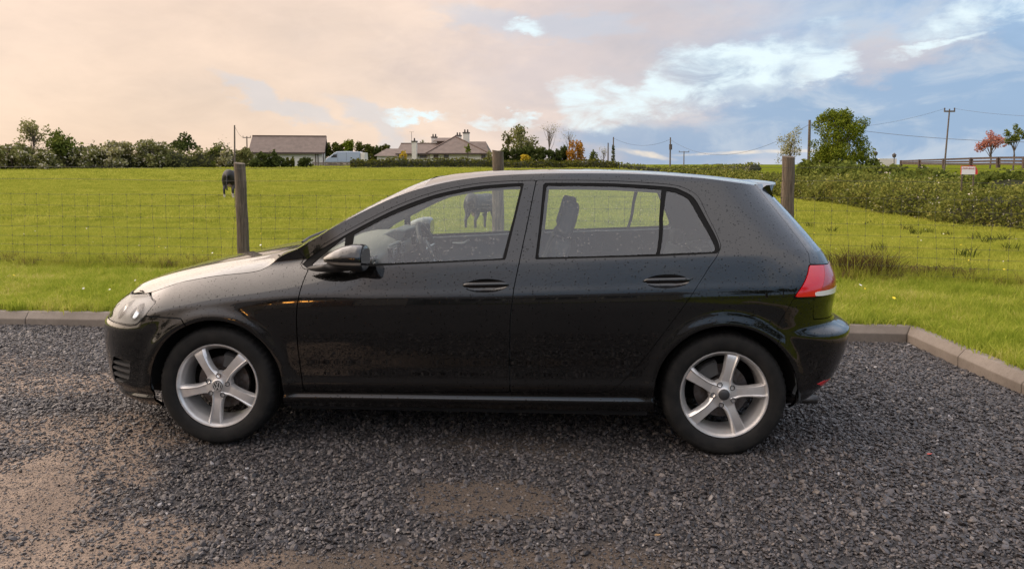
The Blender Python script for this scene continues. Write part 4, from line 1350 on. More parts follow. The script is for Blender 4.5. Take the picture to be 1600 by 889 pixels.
# ---- grass
def make_grass(name, cols, trans=.35):
    m, t, out = material(name)
    oi = t.node('ShaderNodeObjectInfo').outputs['Random']
    isl = t.node('ShaderNodeNewGeometry').outputs['Random Per Island']
    gp_ = t.node('ShaderNodeNewGeometry').outputs['Position']
    f = t.math('MULTIPLY_ADD', oi, .40, t.math('MULTIPLY', isl, .35))
    f = t.math('ADD', f, t.math('MULTIPLY', t.math('SUBTRACT', t.math('ADD', t.noise(gp_, .45, 4, .6), t.noise(gp_, 2.2, 3, .6)), .75), .75), clamp=True)
    c = t.ramp(f, cols)
    d = t.node('ShaderNodeBsdfDiffuse'); t.put(d.inputs[0], c)
    tr = t.node('ShaderNodeBsdfTranslucent'); t.put(tr.inputs[0], c)
    mx = t.node('ShaderNodeMixShader'); mx.inputs[0].default_value = trans
    t.l.new(d.outputs[0], mx.inputs[1]); t.l.new(tr.outputs[0], mx.inputs[2]); t.l.new(mx.outputs[0], out.inputs[0])
    return m
M['blade'] = make_grass('verge grass', [(0, (.142, .195, .021)), (.35, (.242, .298, .033)), (.65, (.350, .388, .055)), (.85, (.46, .44, .10)), (1, (.55, .46, .18))], .45)
M['blade_f'] = make_grass('pasture grass blades', [(0, (.140, .175, .023)), (.35, (.258, .286, .037)), (.7, (.360, .370, .056)), (1, (.49, .45, .098))], .42)
M['dry'] = make_grass('dead grass', [(0, (.035, .028, .010)), (.5, (.10, .068, .028)), (1, (.24, .16, .08))], .2)
M['rush'] = make_grass('dark rushes', [(0, (.035, .045, .012)), (.6, (.065, .080, .016)), (1, (.12, .105, .03))], .2)
def tuft(seed, n, spread_, h0, h1, wid, lean, mat):
    r = np.random.default_rng(seed); V = []; F = []
    for k in range(n):
        a = r.uniform(0, 6.283); rad = spread_ * math.sqrt(r.random())
        bx, by = rad * math.cos(a), rad * math.sin(a)
        h = r.uniform(h0, h1); th = r.uniform(0, 6.283); w = wid * r.uniform(.7, 1.3)
        lx, ly = r.normal(0, lean, 2) * h
        ex, ey = math.cos(th) * w / 2, math.sin(th) * w / 2
        b = len(V)
        V += [(bx - ex, by - ey, -.01), (bx + ex, by + ey, -.01), (bx + lx * .35 + ex * .8, by + ly * .35 + ey * .8, h * .6), (bx + lx * .35 - ex * .8, by + ly * .35 - ey * .8, h * .6), (bx + lx, by + ly, h * .97)]
        F += [(b, b + 1, b + 2, b + 3), (b + 3, b + 2, b + 4)]
    return np.array(V), F, mat, False
def in_view(x, y, z, pad=90):
    P = np.stack([x, y, z], -1); d = (P - CAM) @ _f
    a, b = proj(P)
    return (d > .5) & (a > -pad) & (a < 1600 + pad) & (b < 980)
def grass_on(name, n, xr, yr, protos, smin, smax, cond):
    x = rng.uniform(*xr, n); y = rng.uniform(*yr, n)
    k = cond(x, y) & (yard_out(x, y) > .10)
    x, y = x[k], y[k]; z = gz(x, y)
    k = in_view(x, y, z); x, y, z = x[k], y[k], z[k]
    m_ = len(x)
    s = rng.uniform(smin, smax, m_)
    clump = .75 + .5 * (.5 + .5 * np.sin(x * 2.3 + 1.7 * np.sin(y * 1.9)) * np.sin(y * 2.9 + x * .7))
    rot = np.stack([rng.normal(0, .08, m_), rng.normal(0, .08, m_), rng.uniform(0, 6.28, m_)], -1)
    print(name, m_)
    return scatter(name, np.stack([x, y, z], -1), rot, np.stack([s, s, s * clump], -1), rng.integers(0, len(protos), m_), protos)
dist = lambda x, y: np.hypot(x - CAM[0], y - CAM[1])
verge = [tuft(100 + k, 26, .075, .035, .105, .006, .45, M['blade']) for k in range(5)]
grass_on('verge_grass', 62000, (-7, 11), (-3, 4.9), verge, .7, 1.15, lambda x, y: y < 4.55 + .1 * np.sin(x * 3))
mid = [tuft(200 + k, 40, .17, .03, .10, .010, .5, M['blade_f']) for k in range(5)]
grass_on('near_pasture_grass', 60000, (-16, 19), (4.2, 17), mid, .7, 1.3, lambda x, y: y > 4.3)
far = [tuft(300 + k, 46, .42, .035, .11, .022, .5, M['blade_f']) for k in range(4)]
grass_on('far_pasture_grass', 60000, (-36, 15), (16, 48), far, .7, 1.4, lambda x, y: (x < 14.2))
far2 = [tuft(330 + k, 50, 1.0, .05, .12, .05, .5, M['blade_f']) for k in range(4)]
grass_on('distant_pasture_grass', 60000, (-78, 15), (46, 97), far2, .7, 1.3, lambda x, y: (x < 14.0))
# taller fringe under the fence
fr_ = [tuft(400 + k, 30, .10, .08, .24, .007, .35, M['blade_f']) for k in range(3)] + [tuft(410, 24, .09, .10, .26, .006, .4, M['dry'])]
FENCE = [(-13.0, 4.9), (-5.75, 4.60), (-2.089, 4.37), (1.068, 4.25), (4.388, 4.10), (8.2, 3.45), (12.5, 2.8)]
def fence_y(x): return np.interp(x, [p[0] for p in FENCE], [p[1] for p in FENCE])
n = 2300; x = rng.uniform(-8, 10, n); y = fence_y(x) + rng.normal(0, .10, n); s = rng.uniform(.5, 1.0, n)
scatter('fence_line_grass', np.stack([x, y, gz(x, y)], -1), np.stack([rng.normal(0, .1, n), rng.normal(0, .1, n), rng.uniform(0, 6.28, n)], -1), np.repeat(s[:, None], 3, 1), rng.choice(4, n, p=[.3, .3, .28, .12]), fr_)
# dead tussock by the car's tail, rush clumps, daisies
def tussock(name, label, px, py, z, n, spread_, h0, h1, wid, mat, seed, group=None):
    p = at_z(px, py, z); zz2 = float(gz(p[0], p[1]))
    o = thing(name, label, 'grass', (p[0], p[1], zz2), group)
    V, F, m_, _ = tuft(seed, n, spread_, h0, h1, wid, .75, mat)
    build('blades', np.asarray(V) + [p[0], p[1], zz2], F, m_, o)
    return o, p
o, p = tussock('grass_tussock', 'brown dead grass tussock at the wire fence beside the tail light', 1345, 441, .12, 1100, .34, .10, .40, .008, M['dry'], 501)
V, F, m_, _ = tuft(502, 200, .38, .15, .46, .007, .5, M['blade_f']); build('green_blades', np.asarray(V) + list(o.location), F, m_, o)
V, F, m_, _ = tuft(503, 800, .30, .06, .18, .009, .9, M['dry']); build('fallen_blades', np.asarray(V) * [2.0, 1, 1] + [o.location.x + .62, o.location.y - .05, o.location.z], F, m_, o)
rush_px = [(1266, 330), (1358, 318), (1418, 330), (1450, 337), (1480, 345), (1525, 355), (1555, 358), (1573, 357), (1578, 382), (1300, 345), (1375, 385), (1510, 393), (1545, 367), (1430, 345)]
for k, (a, b_) in enumerate(rush_px):
    d_ = 13.5 + (385 - b_) * .16
    p = at_d(a, b_, d_); zz2 = float(gz(p[0], p[1]))
    o = thing('rush_clump', 'small dark rush clump in the pasture behind the hatchback tail', 'grass', (p[0], p[1], zz2), 'rush clumps in the pasture')
    V, F, m_, _ = tuft(600 + k, 46, .13, .08, .26, .014, .5, M['rush']); build('blades', np.asarray(V) + [p[0], p[1], zz2], F, m_, o)
M['daisy'] = principled('white flower', (.8, .78, .7), .8); M['buttercup'] = principled('yellow flower', (.75, .55, .02), .7)
def flower(mat):
    V = [(.0, 0, .10)]; F = []
    for k in range(8):
        V.append((.011 * math.cos(k * .785), .011 * math.sin(k * .785), .103))
    F = [(0, 1 + k, 1 + (k + 1) % 8) for k in range(8)]
    return np.array(V), F, mat, False
n = 380; y = rng.uniform(2.3, 16, n); x = rng.uniform(-1, 1, n) * (6 + .7 * y) + 1
k = yard_out(x, y) > .2; x, y = x[k], y[k]; n = len(x); s = rng.uniform(.7, 1.4, n)
scatter('pasture_flowers', np.stack([x, y, gz(x, y)], -1), np.stack([rng.normal(0, .5, n), rng.normal(0, .5, n), 0 * x], -1), np.repeat(s[:, None], 3, 1), rng.choice(2, n, p=[.6, .4]), [flower(M['daisy']), flower(M['buttercup'])])
# fallen leaves on the gravel
M['leaf_red'] = principled('red fallen leaf', (.42, .06, .04), .6); M['leaf_tan'] = principled('tan fallen leaf', (.20, .12, .05), .6)
for (a, b_, mat, lab) in ((1452, 711, 'leaf_red', 'single red fallen leaf on the gravel behind the rear wheel'), (1027, 838, 'leaf_tan', 'single tan fallen leaf on the gravel in front of the rear wheel')):
    p = at_z(a, b_, .02)
    V = .62 * np.array([(-.022, 0, 0), (-.008, .011, .004), (.010, .010, .003), (.024, 0, .006), (.010, -.010, .004), (-.008, -.011, .002), (0, 0, -.003)])
    o = build('fallen_leaf', np.array(V) + p + [0, 0, .006], [(6, i, (i + 1) % 6) for i in range(6)], M[mat]); tag(o, lab, 'leaf')
    sm = o.modifiers.new('thick', 'SOLIDIFY'); sm.thickness = .0008
# ------------------------------------------------------------------ trees, hedges
def leaf_mat(name, cols, trans=.25, rough=.7):
    m, t, out = material(name)
    isl = t.node('ShaderNodeNewGeometry').outputs['Random Per Island']
    tc = t.node('ShaderNodeTexCoord').outputs['Object']
    n = t.noise(tc, .9, 3, .6)
    f = t.math('ADD', t.math('MULTIPLY', isl, .6), t.math('MULTIPLY_ADD', n, .9, -.25), clamp=True)
    c = t.ramp(f, cols)
    d = t.node('ShaderNodeBsdfDiffuse'); t.put(d.inputs[0], c)
    tr = t.node('ShaderNodeBsdfTranslucent'); t.put(tr.inputs[0], c)
    mx = t.node('ShaderNodeMixShader'); mx.inputs[0].default_value = trans
    t.l.new(d.outputs[0], mx.inputs[1]); t.l.new(tr.outputs[0], mx.inputs[2]); t.l.new(mx.outputs[0], out.inputs[0])
    return m
L = {}
L['green'] = leaf_mat('mid green leaves', [(0, (.055, .078, .018)), (.5, (.12, .145, .030)), (1, (.21, .225, .048))])
L['dark'] = leaf_mat('dark green leaves', [(0, (.030, .042, .014)), (.5, (.060, .076, .022)), (1, (.11, .125, .032))])
L['bright'] = leaf_mat('fresh spring leaves', [(0, (.060, .085, .010)), (.5, (.125, .16, .016)), (1, (.24, .25, .035))])
L['olive'] = leaf_mat('olive leaves', [(0, (.080, .088, .030)), (.5, (.160, .162, .055)), (1, (.28, .265, .105))])
L['pale'] = leaf_mat('pale sparse leaves', [(0, (.14, .138, .055)), (.5, (.26, .245, .10)), (1, (.44, .41, .20))])
L['conif'] = leaf_mat('conifer sprays', [(0, (.040, .050, .014)), (.5, (.085, .095, .020)), (1, (.19, .17, .035))])
L['orange'] = leaf_mat('orange leaves', [(0, (.16, .075, .018)), (.5, (.34, .16, .025)), (1, (.52, .28, .045))])
L['yellow'] = leaf_mat('yellow leaves', [(0, (.28, .19, .02)), (.5, (.45, .32, .03)), (1, (.60, .46, .06))])
L['pink'] = leaf_mat('coral pink leaves', [(0, (.26, .10, .075)), (.5, (.42, .17, .125)), (1, (.56, .30, .22))])
L['hedge'] = leaf_mat('clipped hedge leaves', [(0, (.042, .050, .012)), (.5, (.095, .10, .020)), (1, (.20, .18, .035))])
L['bank'] = leaf_mat('hedgerow leaves', [(0, (.060, .074, .018)), (.45, (.140, .158, .034)), (.8, (.235, .230, .055)), (1, (.34, .28, .095))])
M['blossom'] = leaf_mat('white blossom', [(0, (.34, .30, .22)), (.5, (.52, .47, .36)), (1, (.72, .66, .54))], .2)
M['bark'] = principled('bark', (.075, .058, .042), .9, var=(.13, .105, .08), var_scale=6)
M['core'] = principled('inner twigs', (.028, .030, .010), .95)

def quads(C, size, r, flat=0.0):
    """leaf-sized faces at the points C, each its own island"""
    n = len(C)
    a = r.normal(size=(n, 3)); a[:, 2] *= (1 - flat); a /= np.linalg.norm(a, axis=1, keepdims=True)
    b = r.normal(size=(n, 3)); b -= a * np.sum(a * b, 1, keepdims=True); b /= np.linalg.norm(b, axis=1, keepdims=True)
    s = (size * r.uniform(.55, 1.35, n))[:, None]
    nrm = np.cross(a, b)
    V = np.stack([C - a * s * .5, C - b * s * .32 + nrm * s * .08, C + a * s * .5, C + b * s * .32 + nrm * s * .08], 1).reshape(-1, 3)
    i = np.arange(n) * 4
    return V, np.stack([i, i + 1, i + 2, i + 3], 1)

def crown_points(r, c, rad, n, nclump=14, clump=.36, fill=.35, flat_bottom=.0, low=False):
    """leaf clumps spread through an uneven crown"""
    cl = []
    for k in range(nclump):
        v = r.normal(size=3); v /= np.linalg.norm(v)
        if low:
            h_ = r.uniform(-1.0, .98); a_ = r.uniform(0, 6.283); w_ = 1.08 * math.sqrt(max(1 - .85 * (max(h_ + .25, 0) / 1.23) ** 2, .06))
            v = np.array([w_ * math.cos(a_), w_ * math.sin(a_), h_])
            cl.append((v * r.uniform(.35, .85) * [1, 1, 0] + v * [0, 0, .80], clump * r.uniform(.7, 1.3))); continue
        if v[2] < -.65: v[2] *= -.5
        q = r.uniform(.45, .82) if r.random() > fill else r.uniform(.1, .5)
        cl.append((v * q, clump * r.uniform(.6, 1.3)))
    w = np.array([s ** 2 for _, s in cl]); w /= w.sum()
    pick = r.choice(len(cl), n, p=w)
    v = r.normal(size=(n, 3)); v /= np.linalg.norm(v, axis=1, keepdims=True)
    q = r.random(n) ** .45
    P = np.array([cl[i][0] for i in pick]) + v * (q * np.array([cl[i][1] for i in pick]))[:, None]
    return P * np.asarray(rad) + np.asarray(c), [np.asarray(c) + x[0] * np.asarray(rad) for x in cl]

def make_tree(name, label, cat, px, ytop, wpx, d, mat, n=500, leaf=.30, seed=0, trunk=.18, group=None, base_px=None, blossom=0.0, nclump=14, clump=.36, low=False, limbs=6, z0=None, squash=1.0):
    r = np.random.default_rng(seed + 1000)
    p = at_d(px, 257, d)
    z = float(gz(p[0], p[1])) if z0 is None else z0
    top = CAM[2] + (257 - ytop) / FPX * d * 1.0
    H = top - z; Wd_ = wpx / FPX * d / 2
    o = thing(name, label, cat, (p[0], p[1], z), group)
    zb = z + H * (trunk if not low else .02)
    rad = np.array([Wd_ * .80, Wd_ * .80 * squash, (top - zb) / 2 * .86])
    c = np.array([p[0], p[1], (top + zb) / 2])
    if low: n = int(n * 2.2); nclump = int(nclump * 1.7)
    P, cl = crown_points(r, c, rad, n, nclump, clump, low=low)
    P[:, 2] = z + .05 + np.abs(P[:, 2] - z - .05)
    V, F = quads(P, leaf, r)
    build('crown', V, F, mat, o)
    if blossom:
        pb, _ = crown_points(np.random.default_rng(seed + 1000), c, rad * 1.04, int(n * blossom), nclump, clump, low=low)
        pb[:, 2] = np.maximum(pb[:, 2], z + .1)
        pb = pb[pb[:, 1] < c[1] + rad[1] * .3] if len(pb) else pb
        V, F = quads(pb, leaf * .75, r); build('blossom', V, F, M['blossom'], o)
    mb = MB(); R0 = max(.045, H * .013)
    mid = np.array([p[0], p[1], z + H * .45])
    mb.tube([(p[0], p[1], z - .1), (p[0] + .02 * H, p[1], z + H * .22), mid, (p[0] - .01 * H, p[1], z + H * .7)], [R0 * 1.3, R0, R0 * .7, R0 * .25], 7)
    for k in range(min(limbs, len(cl))):
        e = cl[k]; s0 = np.array([p[0], p[1], z + H * r.uniform(.22, .5)])
        mb.tube([s0, s0 * .5 + e * .5 + [0, 0, .04 * H], e], [R0 * .5, R0 * .34, R0 * .1], 5)
    mb.build('trunk', M['bark'], o, True)
    return o

D0 = 104
GT_ = 'trees along the far field hedge'
make_tree('hawthorn_bush', 'broad hawthorn bush with white blossom left of the tall sparse tree', 'bush', 18, 226, 74, D0, L['olive'], 620, .42, 1, .05, GT_, blossom=.35, low=True)
make_tree('ash_tree', 'tall open-crowned tree with thin leaves above the far hawthorns', 'tree', 53, 183, 62, D0 + 3, L['pale'], 900, .30, 2, .16, GT_, nclump=40, clump=.24, limbs=16)
make_tree('leafy_tree', 'rounded mid green tree beside the tall sparse tree', 'tree', 96, 208, 56, D0 + 1, L['green'], 720, .40, 3, .06, GT_, low=True)
make_tree('hawthorn_bush', 'low hawthorn speckled white right of the rounded green tree', 'bush', 140, 229, 56, D0, L['olive'], 560, .40, 4, .05, GT_, blossom=.40, low=True)
make_tree('hawthorn_bush', 'pale hawthorn heavy with blossom in the middle of the far field hedge', 'bush', 185, 222, 66, D0, L['pale'], 640, .40, 5, .05, GT_, blossom=.45, low=True)
make_tree('hawthorn_bush', 'tall hawthorn with white blossom in front of the dark domed tree', 'bush', 240, 217, 66, D0 - 1, L['olive'], 700, .40, 6, .05, GT_, blossom=.30, low=True)
make_tree('domed_tree', 'dark domed tree behind the blossoming hawthorns', 'tree', 285, 208, 66, D0 + 4, L['dark'], 900, .40, 7, .12, GT_, nclump=16)
make_tree('leafy_bush', 'green bush right of the dark domed tree', 'bush', 336, 226, 34, D0, L['green'], 420, .36, 8, .05, GT_, low=True)
make_tree('hawthorn_bush', 'small round hawthorn with white blossom beside the leaning wooden pole', 'bush', 352, 237, 28, D0 - 2, L['pale'], 340, .34, 9, .05, GT_, blossom=.5, low=True)
make_tree('leafy_bush', 'olive bush behind the leaning wooden pole', 'bush', 384, 231, 36, D0 - 1, L['olive'], 420, .36, 10, .05, GT_, low=True)
make_tree('leafy_bush', 'low bush closing the gap beside the dark domed tree', 'bush', 306, 243, 40, D0 + 1, L['olive'], 320, .36, 11, .05, GT_, low=True)
make_tree('hawthorn_bush', 'low white hawthorn beneath the rounded green tree', 'bush', 72, 238, 44, D0 - 3, L['olive'], 360, .36, 12, .05, GT_, blossom=.35, low=True)
# shrubs before the outbuilding
for k, (a, t_, w_, lab) in enumerate(((408, 236, 30, 'dark shrub at the left corner of the white outbuilding'), (428, 235, 26, 'taller dark shrub against the white outbuilding wall'), (404, 247, 36, 'low clipped shrub below the left corner of the outbuilding'), (436, 245, 34, 'broad low shrub before the outbuilding wall'), (478, 245, 28, 'rounded shrub at the right end of the outbuilding'), (449, 244, 9, 'narrow upright conifer before the white wall'), (457, 245, 8, 'second narrow upright conifer before the white wall'))):
    make_tree('garden_shrub', lab, 'shrub', a, t_, w_, 98.5, L['conif'] if w_ < 12 else L['dark'], 300 if w_ > 12 else 140, .30, 20 + k, .03, 'shrubs before the outbuilding', low=True)
# conifer row behind the van
for k, (a, t_, w_, m_) in enumerate(((512, 225, 24, 'conif'), (528, 222, 26, 'conif'), (546, 217, 28, 'bright'), (563, 220, 24, 'conif'), (577, 223, 24, 'conif'), (592, 227, 24, 'dark'), (605, 228, 20, 'dark'))):
    make_tree('conifer', ['tall conifer next to the outbuilding gable', 'conifer behind the front of the pale van', 'brightest green conifer behind the pale van', 'pointed conifer behind the rear of the pale van', 'conifer just right of the pale van', 'dark conifer left of the bungalow wing', 'dark conifer touching the bungalow wing roof'][k], 'tree', a, t_, w_, 117, L[m_], 460, .40, 40 + k, .05, 'conifers behind the van', low=True)
for k, (a, t_) in enumerate(((634, 223), (654, 221), (664, 217), (600, 221))):
    make_tree('garden_tree', ['treetop above the bungalow roof left of the white stack', 'treetop above the bungalow roof right of the white stack', 'treetop beside the rear chimney of the bungalow', 'treetop left of the bungalow roof'][k], 'tree', a, t_, 24, 128, L['conif'], 260, .42, 60 + k, .3, 'treetops behind the bungalow', limbs=3)

# right of the middle post
make_tree('domed_tree', 'big dense domed tree behind the conifer screen', 'tree', 818, 193, 70, 112, L['olive'], 1300, .36, 70, .25, nclump=20, clump=.40, low=True)
make_tree('leafy_tree', 'looser tree on the left flank of the big domed tree', 'tree', 792, 201, 30, 114, L['olive'], 380, .34, 71, .2, nclump=16, clump=.26)
def bare_tree(label, px, ytop, wpx, d, seed, n=26):
    r = np.random.default_rng(seed); p = at_d(px, 257, d); z = float(gz(p[0], p[1])); top = CAM[2] + (257 - ytop) / FPX * d
    H = top - z; Wd_ = wpx / FPX * d / 2
    o = thing('bare_tree', label, 'tree', (p[0], p[1], z), 'bare twiggy trees')
    mb = MB(); mb.tube([(p[0], p[1], z - .1), (p[0], p[1], z + H * .4), (p[0] + .1, p[1], z + H * .8)], [.12, .08, .03], 6); mb.build('trunk', M['bark'], o, True)
    mb = MB(); tips = []
    for k in range(n):
        h = r.uniform(.3, .8); s0 = np.array([p[0], p[1], z + H * h]); a = r.uniform(0, 6.28)
        e = s0 + np.array([math.cos(a) * Wd_ * r.uniform(.5, 1), math.sin(a) * Wd_ * .7, H * (1 - h) * r.uniform(.5, 1.0)])
        m1 = (s0 + e) / 2 + r.normal(0, .1, 3); mb.tube([s0, m1, e], [.035, .022, .008], 4); tips += [e, m1 * .4 + e * .6]
    mb.build('branches', M['bark'], o)
    P = np.repeat(np.array(tips), 4, 0) + r.normal(0, .28, (len(tips) * 4, 3)); V, F = quads(P, .14, r); build('crown', V, F, L['pale'], o)
bare_tree('thin bare tree beside the big domed tree', 858, 194, 30, 111, 80)
bare_tree('thin grey bare tree behind the orange tree', 889, 204, 26, 113, 81, 18)
bare_tree('small wispy tree between the orange tree and the poles', 943, 232, 16, 108, 82, 12)
for k, (a, t_, w_) in enumerate(((786, 229, 30), (805, 227, 36), (828, 228, 40), (850, 229, 36), (868, 231, 26), (880, 227, 18))):
    make_tree('screen_conifer', ['evergreen of the screen next to the middle fence post', 'evergreen of the screen under the left flank of the domed tree', 'evergreen of the screen under the middle of the domed tree', 'evergreen of the screen under the right flank of the domed tree', 'evergreen of the screen below the thin bare tree', 'narrow evergreen beside the orange tree'][k], 'tree', a, t_, w_, 104, L['dark'], 520, .34, 90 + k, .03, 'evergreen screen', low=True)
make_tree('orange_tree', 'orange leaved tree at the end of the evergreen screen', 'tree', 899, 217, 40, 103, L['orange'], 760, .26, 100, .08, low=True, nclump=26, clump=.3)
make_tree('yellow_bush', 'small bright yellow bush behind the clipped hedge', 'bush', 820, 240, 22, 99, L['yellow'], 240, .26, 101, .05, low=True)
make_tree('small_tree', 'small pointed green tree right of the orange tree', 'tree', 927, 234, 16, 104, L['green'], 220, .26, 102, .08, low=True)
make_tree('garden_tree', 'slim young tree before the white bungalow wall', 'tree', 731, 221, 18, 97.5, L['bright'], 170, .24, 103, .4, nclump=9, clump=.3)
make_tree('golden_shrub', 'golden shrub before the bungalow by its white stack', 'shrub', 632, 233, 18, 97.5, L['yellow'], 150, .24, 104, .1, low=True)
make_tree('golden_shrub', 'golden shrub at the right end of the bungalow beside the fence post', 'shrub', 766, 233, 16, 98, L['pale'], 170, .24, 105, .1, low=True)
# right hand trees beyond the lane
make_tree('maple_tree', 'large leafy green tree standing beyond the right hedgerow', 'tree', 1311, 171, 112, 62, L['bright'], 7000, .15, 110, .10, nclump=38, clump=.25, limbs=18, z0=.9, low=True)
make_tree('birch_tree', 'pale sparse birch beside the large leafy green tree', 'tree', 1234, 188, 66, 66, L['pale'], 1700, .12, 111, .04, nclump=30, clump=.24, limbs=16)
make_tree('pink_tree', 'coral pink leaved tree behind the dark rail fence', 'tree', 1547, 206, 58, 60, L['pink'], 1700, .12, 112, .10, nclump=22, clump=.26, limbs=14, z0=1.3)
make_tree('young_tree', 'slim young green tree right of the coral pink tree', 'tree', 1583, 196, 40, 58, L['green'], 800, .14, 113, .22, nclump=14, clump=.26, limbs=10, z0=1.2)
for k, (a, t_, w_, d_) in enumerate(((1362, 248, 34, 63), (1340, 256, 46, 58), (1405, 258, 50, 56), (1440, 257, 20, 54), (1452, 262, 40, 50))):
    make_tree('lane_bush', ['low bush at the foot of the large leafy tree', 'spreading bush below the large leafy tree', 'bush below the two garden lamps', 'small dark bush beneath the rail fence', 'low bush on the bank under the leaning pole'][k], 'bush', a, t_, w_, d_, L['green'], 360, .20, 120 + k, .02, 'bushes on the lane bank', low=True)
for k, (a, t_, w_) in enumerate(((1103, 259.5, 16), (1120, 259, 22), (1152, 259.2, 24), (1172, 259.8, 22), (1185, 260, 20))):
    make_tree('distant_tree', ['tiny hazy tree on the skyline, second hump from the short pole', 'tiny hazy tree on the skyline beside the thin low cloud', 'widest tiny hazy tree on the skyline', 'low hazy tree on the skyline near the birch', 'lowest hazy tree on the skyline next to the birch'][k], 'tree', a, t_ - 2, w_, 420, L['olive'], 160, 1.1, 130 + k, .1, 'distant skyline trees', low=True, limbs=2, z0=.6)

def hedge(name, label, pts, h, w, mat, n, leaf, seed, cat='hedge', bumpy=.15, blossom=0, hvar=None):
    r = np.random.default_rng(seed)
    pts = np.array(pts, float)
    s = np.r_[0, np.cumsum(np.hypot(*np.diff(pts, axis=0).T))]
    m = max(12, int(s[-1] / .5)); u = np.linspace(0, s[-1], m)
    cx, cy = np.interp(u, s, pts[:, 0]), np.interp(u, s, pts[:, 1])
    z = gz(cx, cy); o = thing(name, label, cat, (cx[0], cy[0], float(z[0])))
    tx_, ty_ = np.gradient(cx), np.gradient(cy); l_ = np.hypot(tx_, ty_); nx, ny = -ty_ / l_, tx_ / l_
    hh = h * (1 + bumpy * (np.sin(u * .9 + seed) * .5 + np.sin(u * 2.3 + 1.1) * .3 + r.normal(0, .15, m)))
    if hvar is not None: hh *= hvar(cx, cy)
    ww = w / 2 * (1 + bumpy * np.sin(u * 1.3 + 2 * seed) * .6)
    prof = [(-1.0, 0), (-1.02, .35), (-.92, .72), (-.62, .95), (0, 1.0), (.62, .95), (.92, .72), (1.02, .35), (1.0, 0)]
    rings = [np.array([(cx[i] + nx[i] * a * ww[i] * .86, cy[i] + ny[i] * a * ww[i] * .86, z[i] - .05 + hh[i] * b * .88) for a, b in prof]) for i in range(m)]
    V, F = loft(rings); build('hedge_core', V, F, M['core'], o, True)
    def skin(n_, out):
        wd = 1.0 / (np.hypot(cx - CAM[0], cy - CAM[1])) ** 1.3; cw_ = np.cumsum(wd); i = np.interp(r.random(n_) * (cw_[-1] - cw_[0]) + cw_[0], cw_, np.arange(m)) * .9999; i0 = i.astype(int); f = i - i0
        k = r.uniform(0, len(prof) - 1.001, n_); k0 = k.astype(int); g = k - k0
        pa = np.array(prof); a = pa[k0, 0] * (1 - g) + pa[k0 + 1, 0] * g; b = pa[k0, 1] * (1 - g) + pa[k0 + 1, 1] * g
        L_ = lambda q_: q_[i0] * (1 - f) + q_[i0 + 1] * f
        q_ = out + r.normal(0, .045 + .12 * bumpy, n_) + .07 * np.sin(L_(u) * 4.1 + b * 7) * np.sin(b * 9 + L_(u) * 2.7)
        return np.stack([L_(cx) + L_(nx) * a * L_(ww) * q_, L_(cy) + L_(ny) * a * L_(ww) * q_, L_(z) + L_(hh) * b * q_], -1)
    S_ = skin(n, .97); V, F = quads(S_, leaf * (np.hypot(S_[:, 0] - CAM[0], S_[:, 1] - CAM[1]) / 30 if bumpy == .30 else 1.0), r, .2); build('leaves', V, F, mat, o)
    if blossom:
        bp_ = skin(max(blossom // 9, 1), 1.04); bp_ = np.repeat(bp_, 9, 0) + r.normal(0, leaf * 1.1, (len(bp_) * 9, 3)); V, F = quads(bp_, leaf * .55, r, .2); build('blossom', V, F, M['blossom'], o)
    return o
def gp(px, d):
    p = at_d(px, 257, d); return (p[0], p[1])
hedge('far_field_hedge', 'dense low hedge under the far blossoming hawthorns', [gp(-60, 106), gp(120, 105.5), gp(300, 105), gp(395, 104)], 2.3, 2.6, L['olive'], 5200, .36, 2, bumpy=.35, blossom=700)
hedge('clipped_hedge', 'long clipped hedge in front of the bungalow', [gp(548, 96), gp(640, 95.5), gp(770, 95)], 1.22, 1.2, L['hedge'], 2600, .26, 3)
hedge('clipped_hedge', 'clipped hedge running from the middle post to the ivy pole', [gp(782, 92), gp(860, 91), gp(968, 90)], 1.05, 1.2, L['hedge'], 2600, .25, 4)
hedge('field_hedge', 'low olive field hedge between the ivy pole and the lane', [gp(968, 96), gp(1060, 97), gp(1110, 92), gp(1180, 84)], .95, 1.4, L['bank'], 2200, .24, 5, blossom=120)
hedge('lane_hedgerow', 'rough flowering hedgerow along the right side of the pasture', [(16.6, 8.0), (15.4, 14), (15.0, 20), (15.4, 28), (15.8, 38), (15.6, 52), (15.2, 68), (14.6, 84)], 1.12, 2.4, L['bank'], 90000, .105, 6, bumpy=.30, blossom=2300, hvar=lambda x, y: 1.0 - .12 * sst(30, 60, y))
hedge('bank_hedge', 'greener hedge on the bank behind the flowering hedgerow', [(19.5, 26), (20.5, 40), (21.5, 56)], 1.15, 2.0, L['green'], 14000, .18, 7, bumpy=.3, blossom=260)
# ------------------------------------------------------------------ wire fence
def make_wood(name, a, b_):
    m, t, out = material(name)
    bs = t.node('ShaderNodeBsdfPrincipled'); t.l.new(bs.outputs[0], out.inputs[0])
    tc = t.node('ShaderNodeTexCoord').outputs['Object']
    mp = t.node('ShaderNodeMapping'); t.put(mp.inputs[0], tc); mp.inputs['Scale'].default_value = (1, 1, .07)
    n1 = t.noise(mp.outputs[0], 55, 5, .65, .6); n2 = t.noise(tc, 6, 4, .6)
    c = t.mix(t.step(n1, .32, .68), a, b_)
    c = t.mix(t.math('MULTIPLY', t.step(n2, .5, .75), .5), c, (.070, .062, .032))
    t.put(bs.inputs['Base Color'], c); bs.inputs['Roughness'].default_value = .85
    t.put(bs.inputs['Normal'], t.bump(n1, .8, .012))
    return m
M['post'] = make_wood('weathered round post timber', (.050, .036, .025), (.150, .112, .078))
M['wire'] = principled('galvanised fence wire', (.07, .065, .055), .5, metal=.5)
WF = thing('wire_fence', 'stock wire fence on round wooden posts between the grass verge and the pasture', 'fence', (FENCE[3][0], FENCE[3][1], float(gz(*FENCE[3]))))
